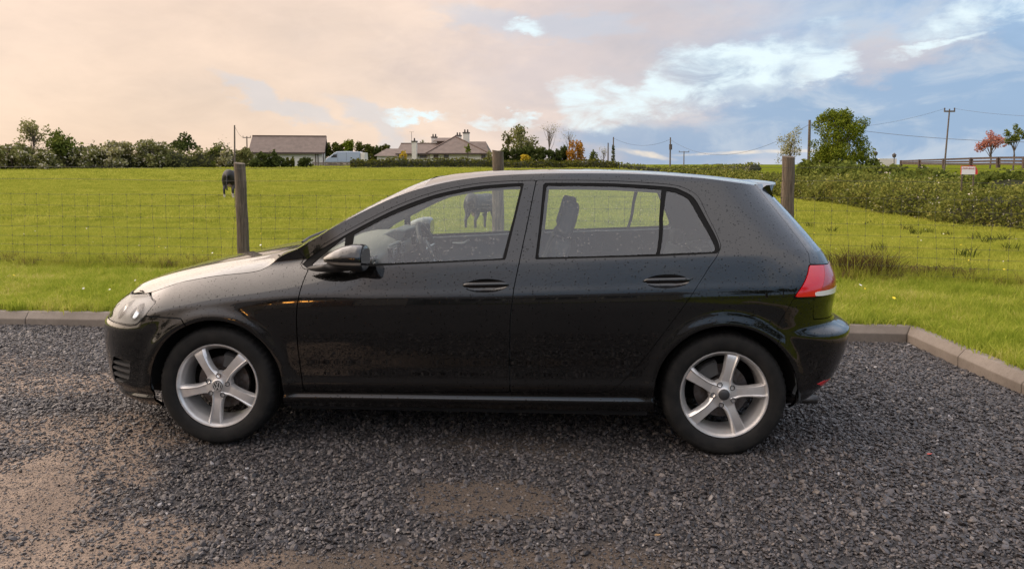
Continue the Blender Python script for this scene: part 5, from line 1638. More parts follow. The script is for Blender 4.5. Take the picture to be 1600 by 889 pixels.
tops = {1: 1.50, 2: 1.493, 3: 1.638, 4: 1.568, 5: 1.50, 0: 1.5, 6: 1.45}
for i, (x, y) in enumerate(FENCE):
    z = float(gz(x, y)); H = tops[i] - z; lean = {2: -.03, 3: 0, 4: .0}.get(i, .01)
    rr = .068 if i != 4 else .070
    rings = []; r = np.random.default_rng(700 + i)
    ph = r.uniform(0, 6.28, 4)
    for h in np.linspace(-.2, 1, 14):
        ring = []
        for k in range(18):
            th = 2 * math.pi * k / 18
            q_ = rr * (1.06 - .08 * max(h, 0)) * (1 + .05 * math.sin(3 * th + ph[0]) + .03 * math.sin(5 * th + ph[1] + 2 * h)) + .003 * math.sin(h * 17 + th)
            ring.append((x + lean * (max(h, 0) - 1) * -0 + lean * max(h, 0) + q_ * math.cos(th), y + q_ * math.sin(th), z + H * h + (.012 * math.cos(th + ph[2]) if h == 1 else 0)))
        rings.append(np.array(ring))
    V, F = loft(rings); o = build('post', V, F, M['post'], WF, True); o.data.set_sharp_from_angle(angle=R(50))
fs = []
xs_ = np.arange(-9, 11.5, .175)
hts = [.10, .20, .30, .41, .53, .66, .80, .94]
mbm = MB(); kn = MB(); r = np.random.default_rng(77)
def on_f(x, h, off=-.085): y = float(fence_y(x)) + off; return (x, y, float(gz(x, y)) + h)
for h in hts:
    mbm.tube([on_f(x, h + .006 * math.sin(x * 2.2 + h * 9)) for x in np.arange(-9, 11.5, .7)], .0014, 4, False)
for x in xs_:
    j = r.normal(0, .012)
    mbm.tube([on_f(x + j * math.sin(h * 6) * 1.0, h) for h in hts], .0014, 4, False)
    for h in hts:
        p = np.array(on_f(x + j * math.sin(h * 6), h)); kn.box(p - .0045, p + .0045)
mbm.build('mesh_wire', M['wire'], WF); kn.build('wire_knots', M['wire'], WF)
for h in (1.12, 1.27):
    mb = MB(); mb.tube([on_f(x, h + .012 * math.sin(x * 1.3 + h)) for x in np.arange(-9, 11.5, .6)], .0018, 4, False); mb.build('top_wire', M['wire'], WF)

# ------------------------------------------------------------------ buildings across the field
M['render_w'] = principled('white rendered wall', (.60, .57, .52), .85, var=(.50, .475, .43), var_scale=1.2)
M['tile'] = principled('brown roof tiles', (.110, .082, .067), .8, var=(.150, .112, .092), var_scale=1.5, bump=.5, bump_scale=14, bump_d=.03)
M['tile_ridge'] = principled('ridge tiles', (.10, .065, .05), .8)
M['fascia'] = principled('dark brown fascia', (.055, .035, .03), .6)
M['pane'] = principled('dark window pane', (.03, .035, .04), .08, spec=.6)
M['frame_d'] = principled('brown window frame', (.12, .075, .06), .6)
M['pot'] = principled('dark chimney pot', (.07, .06, .055), .8)
def PX(px, py, Y):
    p = at_y(px, py, Y); return float(p[0]), float(p[2])
def slab(name, quad, th, mat, parent):
    """a thick roof plane from four corners"""
    Q = np.array(quad, float); n = np.cross(Q[1] - Q[0], Q[3] - Q[0]); n /= np.linalg.norm(n)
    if n[2] < 0: n = -n
    V = np.vstack([Q, Q - n * th]); k = len(Q)
    F = [tuple(range(k)), tuple(range(2 * k - 1, k - 1, -1))] + [(i, i + k, (i + 1) % k + k, (i + 1) % k) for i in range(k)]
    mb = MB(); mb.add(V, F); return mb.build(name, mat, parent)
def window(parent, x0, x1, z0, z1, Y):
    f = MB(); w = .10
    f.box((x0, Y - .09, z0), (x1, Y + .02, z0 + w)); f.box((x0, Y - .09, z1 - w), (x1, Y + .02, z1)); f.box((x0, Y - .088, z0 + w), (x0 + w, Y + .02, z1 - w)); f.box((x1 - w, Y - .088, z0 + w), (x1, Y + .02, z1 - w)); f.box(((x0 + x1) / 2 - .04, Y - .07, z0 + w), ((x0 + x1) / 2 + .04, Y + .02, z1 - w))
    o = f.build('window', M['frame_d'], parent)
    g = MB(); g.box((x0 + w * .9, Y - .05, z0 + w * .9), (x1 - w * .9, Y - .03, z1 - w * .9)); g.build('pane', M['pane'], o)
def chimney(parent, px, ytop, wpx, ybase, Y, pots=2):
    x0, z1 = PX(px - wpx / 2, ytop, Y); x1, z0 = PX(px + wpx / 2, ybase, Y); dpt = (x1 - x0)
    mb = MB(); mb.box((x0, Y, z0), (x1, Y + dpt, z1 - .25)); o = mb.build('chimney', M['render_w'], parent)
    mb = MB(); mb.box((x0 - .08, Y - .08, z1 - .25), (x1 + .08, Y + dpt + .08, z1 - .08)); mb.build('chimney_cap', M['pot'], o)
    for k in range(pots):
        xx_ = x0 + (x1 - x0) * (k + .5) / pots; mb = MB(); mb.lathe([(.11, 0), (.13, .05), (.09, .42), (.0, .42)], 10, 'z', (xx_, Y + dpt / 2, z1 - .08)); mb.build('chimney_pot', M['pot'], o, True)
# outbuilding
Y = 100.0
xl, ze = PX(396, 237, Y); xr, _ = PX(501, 237, Y); zg = float(gz((xl + xr) / 2, Y)) - .2
OB = thing('outbuilding', 'long low white outbuilding with brown tiled gable roof', 'building', ((xl + xr) / 2, Y, zg))
dep = 6.6; yr_ = Y + dep / 2; _, zr = PX(450, 213, yr_)
mb = MB(); mb.add([(xl, Y, zg), (xr, Y, zg), (xr, Y + dep, zg), (xl, Y + dep, zg), (xl, Y, ze), (xr, Y, ze), (xr, Y + dep, ze), (xl, Y + dep, ze), (xl, yr_, zr - .12), (xr, yr_, zr - .12)], [(0, 1, 5, 4), (1, 2, 6, 9, 5), (2, 3, 7, 6), (3, 0, 4, 8, 7)]); mb.build('wall', M['render_w'], OB)
e = .35
rf = slab('roof', [(xl - e, Y - .45, ze - .12), (xr + e, Y - .45, ze - .12), (xr + e, yr_, zr), (xl - e, yr_, zr)], .14, M['tile'], OB)
slab('roof', [(xl - e, yr_ + .003, zr), (xr + e, yr_ + .003, zr), (xr + e, Y + dep + .45, ze - .12), (xl - e, Y + dep + .45, ze - .12)], .14, M['tile'], OB)
mb = MB(); mb.bar((xl - e, yr_, zr + .03), (xr + e, yr_, zr + .03), .26, .14); mb.build('ridge', M['tile_ridge'], rf)
mb = MB(); mb.box((xl - e, Y - .50, ze - .36), (xr + e, Y - .452, ze - .14)); mb.build('fascia', M['fascia'], rf)
mb = MB(); mb.bar((xr + e + .03, Y - .45, ze - .2), (xr + e + .03, yr_, zr - .08), .05, .2); mb.build('barge_board', M['fascia'], rf)
for fx in (.905, .94):
    xx_ = xl + (xr - xl) * fx; mb = MB(); mb.box((xx_ - .06, Y - .10, zg), (xx_ + .06, Y - .02, ze - .2)); mb.build('downpipe', M['fascia'], OB)
OB.rotation_euler.z = R(13)
mb = MB(); mb.box((xr + .01, Y + 1.0, zg + .1), (xr + .06, Y + 1.9, ze - .25)); mb.build('door', M['frame_d'], OB)
# bungalow
Y = 104.0
BG = thing('bungalow', 'white bungalow with brown hipped roofs and white chimneys behind a clipped hedge', 'building', (*[PX(700, 250, Y)[0]], Y, float(gz(PX(700, 250, Y)[0], Y)) - .2))
zg = BG.location.z
def wall_block(p0, p1, ye, Yf, dep):
    a, z1 = PX(p0, ye, Yf); b_, _ = PX(p1, ye, Yf); mb = MB(); mb.box((a, Yf, zg), (b_, Yf + dep, z1)); mb.build('wall', M['render_w'], BG); return a, b_, z1
a, b_, z1 = wall_block(672, 759, 239, Y, 8.0)
pk = PX(711, 213.5, Y + 4.2); pe = .5
A_c = [(a - pe, Y - .5, z1 - .05), (b_ + pe, Y - .5, z1 - .05), (b_ + pe, Y + 8.5, z1 - .05), (a - pe, Y + 8.5, z1 - .05)]
apex = (pk[0], Y + 4.2, pk[1])
mb = MB(); mb.add(A_c + [apex], [(0, 1, 4), (1, 2, 4), (2, 3, 4), (3, 0, 4), (3, 2, 1, 0)]); HR = mb.build('roof', M['tile'], BG)
mb = MB()
for c_ in A_c[:2]: mb.bar(np.array(c_) + [0, 0, .03], np.array(apex) + [0, 0, .03], .22, .12)
mb.build('hip_ridge', M['tile_ridge'], HR)
mb = MB(); mb.box((a - pe, Y - .56, z1 - .26), (b_ + pe, Y - .503, z1 - .06)); mb.build('fascia', M['fascia'], HR)
a2, b2, z2 = wall_block(622, 671.5, 239.5, Y + 1.5, 7.0)
zr2 = PX(655, 224.5, Y + 5)[1]; xr2 = PX(700, 224, Y + 5)[0]
R2 = slab('roof', [(a2 - .3, Y + 1.1, z2 - .05), (b2 + 1.0, Y + 1.1, z2 - .05), (xr2, Y + 5, zr2), (a2 - .3, Y + 5, zr2)], .14, M['tile'], BG)
slab('roof', [(a2 - .3, Y + 5.003, zr2), (xr2, Y + 5.003, zr2), (b2 + 1, Y + 9, z2 - .05), (a2 - .3, Y + 9, z2 - .05)], .14, M['tile'], BG)
mb = MB(); mb.bar((a2 - .3, Y + 5, zr2 + .03), (xr2, Y + 5, zr2 + .03), .24, .12); mb.build('ridge', M['tile_ridge'], R2)
mb = MB(); mb.box((a2 - .3, Y + 1.04, z2 - .28), (b2 + .9, Y + 1.098, z2 - .06)); mb.build('fascia', M['fascia'], R2)
a3, b3, z3 = wall_block(589, 621.5, 244, Y + 1.0, 5.0)
zr3 = PX(607, 232.5, Y + 3.5)[1]; h0 = PX(604, 233, Y + 3.5)[0]
mb = MB(); mb.add([(a3 - .4, Y + .6, z3), (b3, Y + .6, z3), (b3, Y + 6.4, z3), (a3 - .4, Y + 6.4, z3), (h0, Y + 3.5, zr3), (b3, Y + 3.5, zr3)], [(0, 1, 5, 4), (2, 3, 4, 5), (3, 0, 4), (1, 2, 5), (3, 2, 1, 0)]); mb.build('roof', M['tile'], BG)
xa, za = PX(733, 221.5, Y + 7); xb, zb_2 = PX(759, 240, Y + 7)
mb = MB(); mb.add([(xa, Y + 4, zb_2), (xb + .8, Y + 4, zb_2), (xb, Y + 7, za), (xa, Y + 7, za), (xa, Y + 10, zb_2), (xb + .8, Y + 10, zb_2)], [(0, 1, 2, 3), (3, 2, 5, 4), (1, 5, 2), (0, 3, 4)]); mb.build('roof', M['tile'], BG)
xa, za = PX(682, 215.5, Y + 6); xb, zb_2 = PX(708, 221, Y + 6)
DM = MB(); DM.box((xa + .3, Y + 4.6, zb_2 - .9), (xb, Y + 8, zb_2)); DM = DM.build('dormer', M['frame_d'], BG)
slab('dormer_roof', [(xa - .3, Y + 4.2, zb_2), (xb + .3, Y + 4.2, zb_2), (xb + .3, Y + 6.2, za), (xa + .3, Y + 6.2, za)], .12, M['tile'], DM)
chimney(BG, 647, 219.5, 7.5, 250, Y + .3, 1); chimney(BG, 678, 213, 8, 226, Y + 7, 2); chimney(BG, 716, 210.5, 8, 224, Y + 7, 2); chimney(BG, 728, 206, 9, 232, Y + 3, 2)
for (p0, p1, q0, q1) in ((677.5, 685, 242, 247.5), (693.5, 701, 242, 247.5), (752, 759, 242.5, 248)):
    x0, z1_ = PX(p0, q0, Y); x1, z0_ = PX(p1, q1, Y); window(BG, x0, x1, z0_, z1_, Y)
x0, z1_ = PX(656, 243, Y + 1.5); x1, z0_ = PX(667, 247, Y + 1.5); window(BG, x0, x1, z0_, z1_, Y + 1.5)
AE = MB(); xx_, zt = PX(643, 206.5, Y + 4); AE.tube([(xx_, Y + 4, zr2 - .2), (xx_, Y + 4, zt)], .03, 6); AE.bar((xx_ - .35, Y + 4, zt), (xx_ + .35, Y + 4, zt), .03); AE.build('aerial', M['pot'], BG)
# white picket fence and van
Y = 97.2
PF = thing('picket_fence', 'grey picket fence in front of the pale van', 'fence', (PX(520, 255, Y)[0], Y, float(gz(PX(520, 255, Y)[0], Y))))
M['picket'] = principled('grey fence boards', (.20, .16, .13), .85, var=(.12, .10, .085), var_scale=3)
x0 = PX(488, 255, Y)[0]; x1 = PX(556, 255, Y)[0]; zg = PF.location.z
for x in np.arange(x0, x1, .17):
    mb = MB(); hh = .72 + .03 * math.sin(x * 3.3); mb.box((x, Y, zg - .1), (x + .12, Y + .03, zg + hh)); mb.build('board', M['picket'], PF)
mb = MB(); mb.box((x0, Y + .031, zg + .15), (x1, Y + .08, zg + .24)); mb.box((x0, Y + .031, zg + .55), (x1, Y + .08, zg + .63)); mb.build('rail', M['picket'], PF)
Y = 99.5
M['van'] = principled('pale blue van paint', (.27, .33, .42), .35, coat=.5)
zg = float(gz(PX(540, 255, Y)[0], Y)); VX = PX(540, 255, Y)[0]
VN = thing('parked_van', 'pale blue high roof panel van parked behind the picket fence', 'van', (VX, Y, zg))
prof_v = [PX(*q_, Y) for q_ in ((508.5, 249), (512, 246.5), (516, 244), (522, 239), (526, 237.2), (540, 236.6), (560, 237.2), (562, 238), (562.5, 254), (508, 254))]
mb = MB(); mb.prism(prof_v, Y, Y + 1.9); mb.build('body', M['van'], VN, True, .08, 3)
mb = MB(); mb.prism([PX(*q_, Y) for q_ in ((562.7, 238.5), (569.5, 238.8), (570, 253), (562.7, 253))], Y + .1, Y + 1.8); mb.build('rear_body', M['render_w'], VN, True, .05)
mb = MB(); mb.prism([PX(*q_, Y) for q_ in ((516.5, 246.5), (521, 242), (526.5, 241), (526.5, 246.5))], Y - .015, Y + .02); mb.build('side_window', M['pane'], VN)
mb = MB(); mb.prism([PX(*q_, Y) for q_ in ((513.4, 246.2), (521.6, 239.6), (521.9, 239.4), (514.2, 245.6))], Y + .15, Y + 1.75); mb.build('windscreen', M['pane'], VN)
for a in (527.5, 541):
    x0, z1_ = PX(a, 238.5, Y); _, z0_ = PX(a, 252, Y); mb = MB(); mb.box((x0, Y - .008, z0_), (x0 + .025, Y + .01, z1_)); mb.build('door_seam', M['fascia'], VN)
for a in (517, 557):
    for yy in (Y - .02, Y + 1.74):
        xx_, _ = PX(a, 250, Y); mb = MB(); mb.lathe([(.0, 0), (.2, 0), (.33, .02), (.34, .1), (.34, .2), (.0, .2)], 20, 'y', (xx_, yy, zg + .34)); mb.build('wheel', M['tyre'], VN, True)

# ------------------------------------------------------------------ poles, wires, lamps, rail fence, sign
M['pole'] = make_wood('grey pole timber', (.075, .06, .05), (.16, .13, .105))
POLE = {}
def pole(key, label, px, ytop, d, arms=0, lean=0.0, rad=.11, z0=None, ivy=0):
    p = at_d(px, 257, d); z = float(gz(p[0], p[1])) if z0 is None else z0; zt = CAM[2] + (257 - ytop) / FPX * d
    o = thing('power_pole', label, 'pole', (p[0], p[1], z), 'wooden power poles')
    tp = np.array([p[0] + lean * (zt - z), p[1], zt])
    mb = MB(); mb.tube([(p[0], p[1], z - .2), tp], [rad, rad * .72], 10); mb.build('shaft', M['pole'], o, True)
    if arms:
        mb = MB(); mb.bar(tp + [-arms, 0, -.18], tp + [arms, 0, -.18], .09, .11); c_ = mb.build('cross_arm', M['pole'], o)
        for s_ in (-1, 1):
            q_ = tp + [s_ * arms * .92, 0, -.12]; mb = MB(); mb.lathe([(.03, 0), (.06, .03), (.03, .08), (.06, .11), (.04, .2), (0, .2)], 8, 'z', tuple(q_)); mb.build('insulator', M['pot'], c_, True)
    if ivy:
        r = np.random.default_rng(5); hh = r.uniform(0, ivy, 160); a = r.uniform(0, 6.28, 160); rr = .28 * (1 - hh / ivy * .6)
        V, F = quads(np.stack([p[0] + rr * np.cos(a), p[1] + rr * np.sin(a), z + hh], -1), .3, r); build('ivy', V, F, L['dark'], o)
    POLE[key] = tp; return o
pole('a', 'leaning wooden pole behind the left fence post', 366.5, 200, 96, .0, .02)
pole('b', 'thin far pole left of the outbuilding', 386.5, 216, 116, .6)
pole('c', 'plain slim pole next to the ivy clad pole', 950, 224, 106)
pole('d', 'ivy clad wooden pole at the end of the clipped hedge', 958, 215, 104, 0, .004, ivy=3.2)
pole('e', 'tall pole with a transformer can beyond the car roof', 1047, 216, 100, 0)
pole('f', 'short cross armed pole right of the transformer pole', 1068.5, 237, 150, 1.0)
pole('g', 'dark pole between the birch and the large leafy tree', 1263.5, 193, 66, 0, 0, .13)
pole('h', 'leaning cross armed pole behind the dark rail fence', 1475.5, 182.5, 64, .38, .055, .065, 1.2)
tp = POLE['e']; mb = MB(); mb.lathe([(0, 0), (.2, 0), (.2, .7), (0, .7)], 12, 'z', (tp[0], tp[1] - .28, tp[2] - 1.6)); tr_ = mb.build('transformer_can', M['pot'], None, True)
tr_.parent = [o for o in COL.objects if o.get('label') == 'tall pole with a transformer can beyond the car roof'][0]; tr_.location = -tr_.parent.location
M['cable'] = principled('dark overhead cable', (.05, .05, .055), .6)
def cable(label, p, q_, sag, rad=.014):
    p, q_ = np.array(p, float), np.array(q_, float)
    pts = [p + (q_ - p) * s - np.array([0, 0, sag * 4 * s * (1 - s)]) for s in np.linspace(0, 1, 24)]
    mb = MB(); mb.tube(pts, rad, 5, False); o = mb.build('overhead_cable', M['cable'], None, True); tag(o, label, 'cable')
hR = at_d(1900, 205, 60); 
cable('overhead cable running right from the dark pole through the large leafy tree', POLE['g'] + [0, 0, -.2], at_d(1800, 222, 50), .55)
cable('upper overhead cable crossing the leaning cross armed pole', POLE['h'] + [.35, 0, .02], at_d(1760, 180, 52), .3, .008)
cable('left overhead cable ending at the leaning cross armed pole', POLE['h'] + [-.35, 0, .02], POLE['g'] + [0, 0, -.6], .5, .008)
cable('sagging cable between the dark pole and the transformer pole', POLE['g'] + [0, 0, -.35], POLE['e'] + [0, 0, -.3], 2.2, .014)
cable('cable between the transformer pole and the ivy clad pole', POLE['e'] + [0, 0, -.25], POLE['d'] + [0, 0, -.15], .9, .014)
cable('cable between the leaning wooden pole and the thin far pole', POLE['a'] + [0, 0, -.1], POLE['b'] + [0, 0, -.1], .6, .014)
# dark post and rail fence on the bank
M['rail'] = principled('dark stained rail', (.045, .030, .026), .8, var=(.08, .055, .045), var_scale=2)
rp = [(1408, 78, 251.8, 256.5), (1437, 71, 250.6, 256.8), (1475, 65, 249.2, 257.2), (1517.5, 60, 247.6, 257.4), (1560, 55.5, 246.4, 256.6), (1601, 52, 246.2, 257.5), (1645, 49, 245.5, 259)]
RF = thing('rail_fence', 'dark post and rail fence on the bank behind the hedgerow', 'fence', tuple(at_d(1517, 258, 60)))
ptop = []; pbot = []
for (a, d_, yt, yb) in rp:
    t_ = at_d(a, yt - 1.2, d_); b_ = at_d(a, yb + 6, d_); mb = MB(); mb.box((t_[0] - .09, t_[1] - .09, b_[2]), (t_[0] + .09, t_[1] + .09, t_[2])); mb.build('post', M['rail'], RF)
    ptop.append(at_d(a, yt, d_)); pbot.append(at_d(a, yb, d_))
for k in range(len(rp) - 1):
    for f in (.04, .52, .93):
        p, q_ = ptop[k] * (1 - f) + pbot[k] * f, ptop[k + 1] * (1 - f) + pbot[k + 1] * f
        mb = MB(); mb.bar(p - [0, .13, 0], q_ - [0, .13, 0], .05, .13); mb.build('rail', M['rail'], RF)
# garden lamps on pillars
for k, (a, yt, yb) in enumerate(((1368, 237, 251), (1397, 240, 252))):
    d_ = 74; b_ = at_d(a, yb, d_); t_ = at_d(a, yt, d_); H = t_[2] - b_[2]
    o = thing('garden_lamp', ['lantern on a short post nearer the large leafy tree', 'lantern on a short post nearer the dark rail fence'][k], 'lamp', (b_[0], b_[1], b_[2] - .6), 'garden lanterns')
    mb = MB(); mb.tube([(b_[0], b_[1], b_[2] - .6), (b_[0], b_[1], t_[2] - .35)], .04, 8); mb.build('lamp_post', M['pot'], o, True)
    mb = MB(); mb.lathe([(.05, -.38), (.15, -.32), (.19, -.1), (.06, .0), (0, .06)], 6, 'z', (b_[0], b_[1], t_[2])); mb.build('lantern', M['pot'], o)
mb = MB(); x0, z1_ = [(lambda p: (p[0], p[2]))(at_d(a, b_, 76)) for a, b_ in ((1372, 249),)][0]; x1 = at_d(1404, 249, 76)[0]; yy = at_d(1385, 249, 76)[1]
mb.box((x0, yy, z1_ - 1.0), (x1, yy + .3, z1_ + .05)); o = mb.build('garden_wall', M['render_w']); tag(o, 'low pale garden wall under the two lanterns', 'wall')
# red and white notice board in the hedgerow
d_ = 28.3; c_ = at_d(1514, 266, d_)
SG = thing('notice_board', 'small white notice board with red lettering standing in the hedgerow', 'sign', (c_[0], c_[1], float(gz(c_[0], c_[1]))))
M['sign_w'] = principled('white sign board', (.72, .70, .68), .5); M['sign_r'] = principled('red sign paint', (.55, .035, .03), .5)
zc_s = c_[2]
mb = MB(); mb.box((c_[0] - .235, c_[1] - .01, zc_s - .14), (c_[0] + .19, c_[1] + .01, zc_s + .14)); mb.build('board', M['sign_w'], SG)
mb = MB(); mb.box((c_[0] - .235, c_[1] - .014, zc_s + .115), (c_[0] + .19, c_[1] - .011, zc_s + .14)); mb.box((c_[0] - .25, c_[1] - .012, zc_s - .14), (c_[0] - .236, c_[1] + .01, zc_s + .14)); mb.build('red_edge', M['sign_r'], SG)
mb = MB(); mb.prism([(c_[0] + .191, zc_s - .14), (c_[0] + .27, zc_s - .14), (c_[0] + .27, zc_s - .02), (c_[0] + .191, zc_s + .14)], c_[1] - .009, c_[1] + .009); mb.build('red_flank', M['sign_r'], SG)
tx_c = bpy.data.curves.new('lettering', 'FONT'); tx_c.body = 'FOR SALE'; tx_c.size = .085; tx_c.extrude = .001; tx_c.align_x = 'CENTER'
tmp = bpy.data.objects.new('lettering', tx_c); COL.objects.link(tmp); dg = bpy.context.evaluated_depsgraph_get(); me = bpy.data.meshes.new_from_object(tmp.evaluated_get(dg)); bpy.data.objects.remove(tmp)
lt = bpy.data.objects.new('lettering', me); me.materials.clear(); me.materials.append(M['sign_r']); COL.objects.link(lt); lt.parent = SG
lt.rotation_euler = (math.pi / 2, 0, 0); lt.location = (-.02, -.013, zc_s - SG.location.z + .025)
for s_ in (-.2, .16):
    mb = MB(); mb.box((c_[0] + s_ - .02, c_[1] + .011, SG.location.z - .2), (c_[0] + s_ + .02, c_[1] + .04, zc_s + .1)); mb.build('leg', M['post'], SG)

# ------------------------------------------------------------------ cattle
def make_hide():
    m, t, out = material('black hide with white socks')
    b = t.node('ShaderNodeBsdfPrincipled'); t.l.new(b.outputs[0], out.inputs[0])
    tc = t.node('ShaderNodeTexCoord').outputs['Object']; s_ = t.node('ShaderNodeSeparateXYZ'); t.put(s_.inputs[0], tc)
    n = t.noise(tc, 5, 3, .6)
    c = t.mix(t.step(t.math('MULTIPLY_ADD', n, .22, s_.outputs[2]), .30, .36), (.55, .48, .42), (.012, .010, .010))
    t.put(b.inputs['Base Color'], c); b.inputs['Roughness'].default_value = .6
    return m
M['hide'] = make_hide(); M['hide_plain'] = principled('plain black hide', (.012, .010, .010), .6); M['udder'] = principled('pinkish udder skin', (.50, .34, .29), .7); M['hoof'] = principled('dark hoof', (.02, .018, .016), .6)
def cow(label, px, d, face, scale, graze, hide='hide'):
    p = at_d(px, 257, d); z = float(gz(p[0], p[1]))
    o = thing('cow', label, 'cow', (p[0], p[1], z), 'cattle in the pasture')
    # joints in the cow's own frame: +u is forward
    J = [((-.78, 0, 1.18), .20, .20), ((-.62, 0, 1.12), .27, .30), ((-.30, 0, 1.05), .31, .36), ((.10, 0, 1.02), .32, .39), ((.45, 0, 1.06), .28, .36), ((.70, 0, 1.12), .20, .26)]
    neck = [((.95, 0, .98), .15, .19), ((1.20, 0, .66), .12, .15), ((1.38, 0, .36), .10, .13), ((1.47, 0, .14), .075, .085)] if graze else [((.95, 0, 1.28), .15, .18), ((1.15, 0, 1.42), .13, .15), ((1.40, 0, 1.33), .10, .12), ((1.56, 0, 1.22), .075, .08)]
    V = []; E = []; Rd = []
    def put(c, r1, r2, link):
        V.append(c); Rd.append((r1, r2))
        if link is not None: E.append((link, len(V) - 1))
        return len(V) - 1
    k = None; ids = []
    for c, r1, r2 in J: k = put(c, r1, r2, k); ids.append(k)
    for c, r1, r2 in neck: k = put(c, r1, r2, k)
    hd = k - 2
    for s_ in (-1, 1):
        put((neck[1][0][0] + .04, s_ * .22, neck[1][0][2] + .08), .03, .05, k - 2)          # ears
        h = put((-.62, s_ * .20, .86), .13, .17, ids[1]); h = put((-.56, s_ * .21, .66), .085, .11, h); h = put((-.72, s_ * .21, .46), .052, .062, h); h = put((-.70, s_ * .21, .20), .042, .046, h); h = put((-.66, s_ * .21, .03), .055, .06, h)
        h = put((.50, s_ * .19, .80), .11, .13, ids[4]); h = put((.52, s_ * .19, .46), .058, .062, h); h = put((.50, s_ * .19, .20), .042, .046, h); h = put((.53, s_ * .19, .03), .055, .06, h)
    t_ = put((-.93, 0, 1.12), .035, .035, ids[0]); t_ = put((-.97, 0, .80), .025, .025, t_); put((-.96, 0, .42), .045, .045, t_)
    ca, sa = math.cos(face), math.sin(face)
    W_ = [((x * ca - y * sa) * scale, (x * sa + y * ca) * scale, zz * scale) for x, y, zz in V]
    me = bpy.data.meshes.new('body'); me.from_pydata(W_, E, []); me.materials.append(M[hide])
    b = bpy.data.objects.new('body', me); COL.objects.link(b); b.parent = o
    md = b.modifiers.new('skin', 'SKIN'); md.use_smooth_shade = True
    for i, sv in enumerate(me.skin_vertices[0].data): sv.radius = (Rd[i][0] * scale, Rd[i][1] * scale); sv.use_root = (i == 2)
    ss = b.modifiers.new('sub', 'SUBSURF'); ss.levels = 2; ss.render_levels = 2
    V2, F2 = loft([np.array([(( -.42 + .12 * math.cos(a) * r_) * ca - (.13 * math.sin(a) * r_) * sa, (-.42 + .12 * math.cos(a) * r_) * sa + (.13 * math.sin(a) * r_) * ca, zz) for a in np.linspace(0, 6.283, 12, endpoint=False)]) for zz, r_ in ((.80, 1.0), (.68, 1.1), (.60, .9), (.56, .4))])
    build('udder', np.array(V2) * scale + list(o.location), F2, M['udder'], o, True)
cow('black cow with white socks seen from behind beside the left fence post', 363.5, 36.5, R(97), .93, False)
cow('smaller black cow grazing beside the middle fence post, seen through the car windows', 752, 19.5, R(62), .70, True, 'hide_plain')

# ------------------------------------------------------------------ the house and trees behind the camera, seen only as reflections in the paint
HB = thing('own_house', 'bungalow facing the yard with warm wall lamps, mirrored in the car doors', 'building', (-3, -19, 0))
M['wall_g'] = principled('grey rendered wall', (.23, .215, .20), .85); M['slate'] = principled('dark slate roof', (.055, .055, .06), .6)
mb = MB(); mb.box((-11, -26, -.1), (6, -19, 2.6)); mb.build('wall', M['wall_g'], HB)
mb = MB(); mb.add([(-11.4, -18.5, 2.5), (6.4, -18.5, 2.5), (6.4, -26.5, 2.5), (-11.4, -26.5, 2.5), (-11.4, -22.5, 5.0), (6.4, -22.5, 5.0)], [(0, 1, 5, 4), (2, 3, 4, 5), (0, 4, 3), (1, 2, 5), (3, 2, 1, 0)]); mb.build('roof', M['slate'], HB)
mb = MB(); mb.add([(-6.2, -16.5, -.1), (-2.2, -16.5, -.1), (-2.2, -19.01, -.1), (-6.2, -19.01, -.1), (-6.2, -16.5, 2.6), (-2.2, -16.5, 2.6), (-2.2, -19.01, 2.6), (-6.2, -19.01, 2.6), (-4.2, -16.5, 4.1), (-4.2, -22, 4.1)], [(0, 1, 5, 8, 4), (1, 2, 6, 5), (3, 0, 4, 7)]); mb.build('porch_wall', M['wall_g'], HB)
slab('porch_roof', [(-6.6, -16.1, 2.45), (-4.2, -16.1, 4.25), (-4.2, -22, 4.25), (-6.6, -22, 2.45)], .15, M['slate'], HB); slab('porch_roof', [(-4.197, -16.1, 4.25), (-1.8, -16.1, 2.45), (-1.8, -22, 2.45), (-4.197, -22, 4.25)], .15, M['slate'], HB)
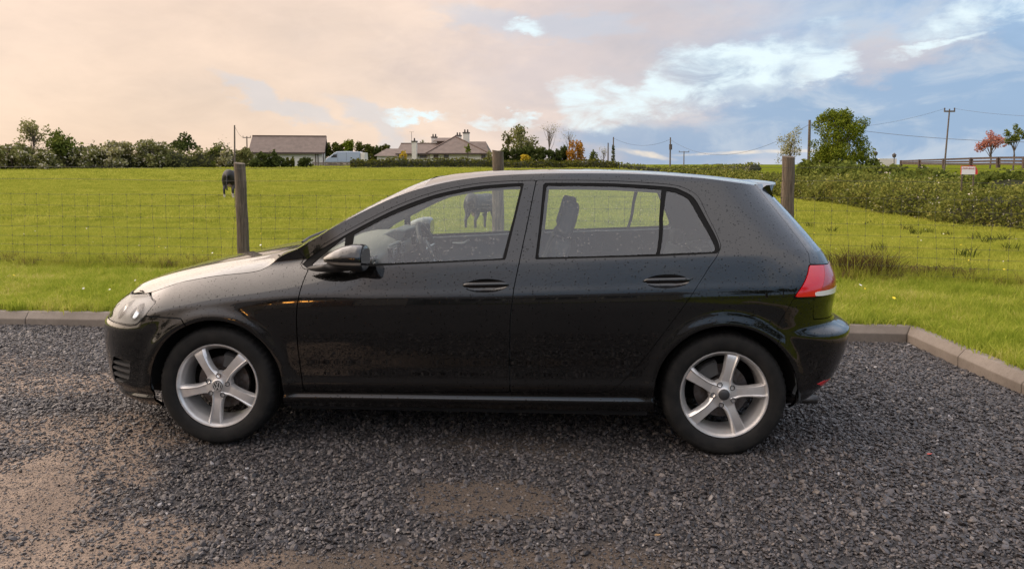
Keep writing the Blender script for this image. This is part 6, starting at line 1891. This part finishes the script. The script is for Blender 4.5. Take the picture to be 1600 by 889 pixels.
for a in (-9.6, -.6, 1.6, 3.9): 
    f = MB(); f.box((a - .7, -19.0, .9), (a + .7, -18.92, 2.1)); w_ = f.build('window', M['render_w'], HB); g = MB(); g.box((a - .62, -18.915, .98), (a - .03, -18.90, 2.02)); g.box((a + .03, -18.915, .98), (a + .62, -18.90, 2.02)); g.build('pane', M['pane'], w_)
f = MB(); f.box((-4.75, -16.49, -.05), (-3.65, -16.44, 2.05)); f.build('door', M['frame_d'], HB)
M['glow'] = principled('lit amber lamp', (.8, .4, .1), .5, emit=(1.0, .42, .08), emit_s=9.0)
for k, (x, y, z) in enumerate(((-5.55, -16.25, 2.15), (-4.95, -16.25, 2.25), (-7.0, -18.7, 2.2))):
    o = thing('wall_lamp', ['lit amber wall lamp beside the porch door, hinge side', 'lit amber wall lamp beside the porch door, latch side', 'lit amber wall lamp on the long house wall'][k], 'lamp', (x, y, z), 'wall lamps')
    mb = MB(); mb.lathe([(0, -.20), (.15, -.17), (.20, .10), (0, .12)], 10, 'z', (x, y, z)); mb.build('lamp_glass', M['glow'], o, True)
    mb = MB(); mb.lathe([(.23, .12), (.08, .22), (0, .24)], 10, 'z', (x, y, z)); mb.bar((x, y, z + .15), (x, y - .2, z + .15), .03); mb.build('bracket', M['pot'], o)
def back_tree(label, x, y, H, W_, mat, seed):
    r = np.random.default_rng(seed); o = thing('yard_tree', label, 'tree', (x, y, 0), 'trees behind the yard')
    P, cl = crown_points(r, (x, y, H * .56), (W_, W_, H * .46), 1500, 20, .34); V, F = quads(P, .34, r); build('crown', V, F, mat, o)
    mb = MB(); mb.tube([(x, y, -.1), (x, y, H * .4), (x, y, H * .75)], [.2, .15, .05], 8); mb.build('trunk', M['bark'], o, True)
for k, (x, y, H, W_) in enumerate(((8.5, -18, 4.6, 2.2), (11.6, -17, 5.4, 2.6), (15.0, -15.5, 4.4, 2.4), (18.5, -13, 5.0, 2.6), (-14.5, -17, 5.2, 2.6), (-18, -14, 4.6, 2.6))):
    back_tree(['tree at the right hand gable of the mirrored house', 'tallest tree beside the mirrored house', 'third tree from the mirrored house gable', 'outermost tree beyond the mirrored house gable', 'tree at the left hand gable of the mirrored house', 'outer tree beyond the left hand gable of the mirrored house'][k], x, y, H, W_, L['dark'], 900 + k)
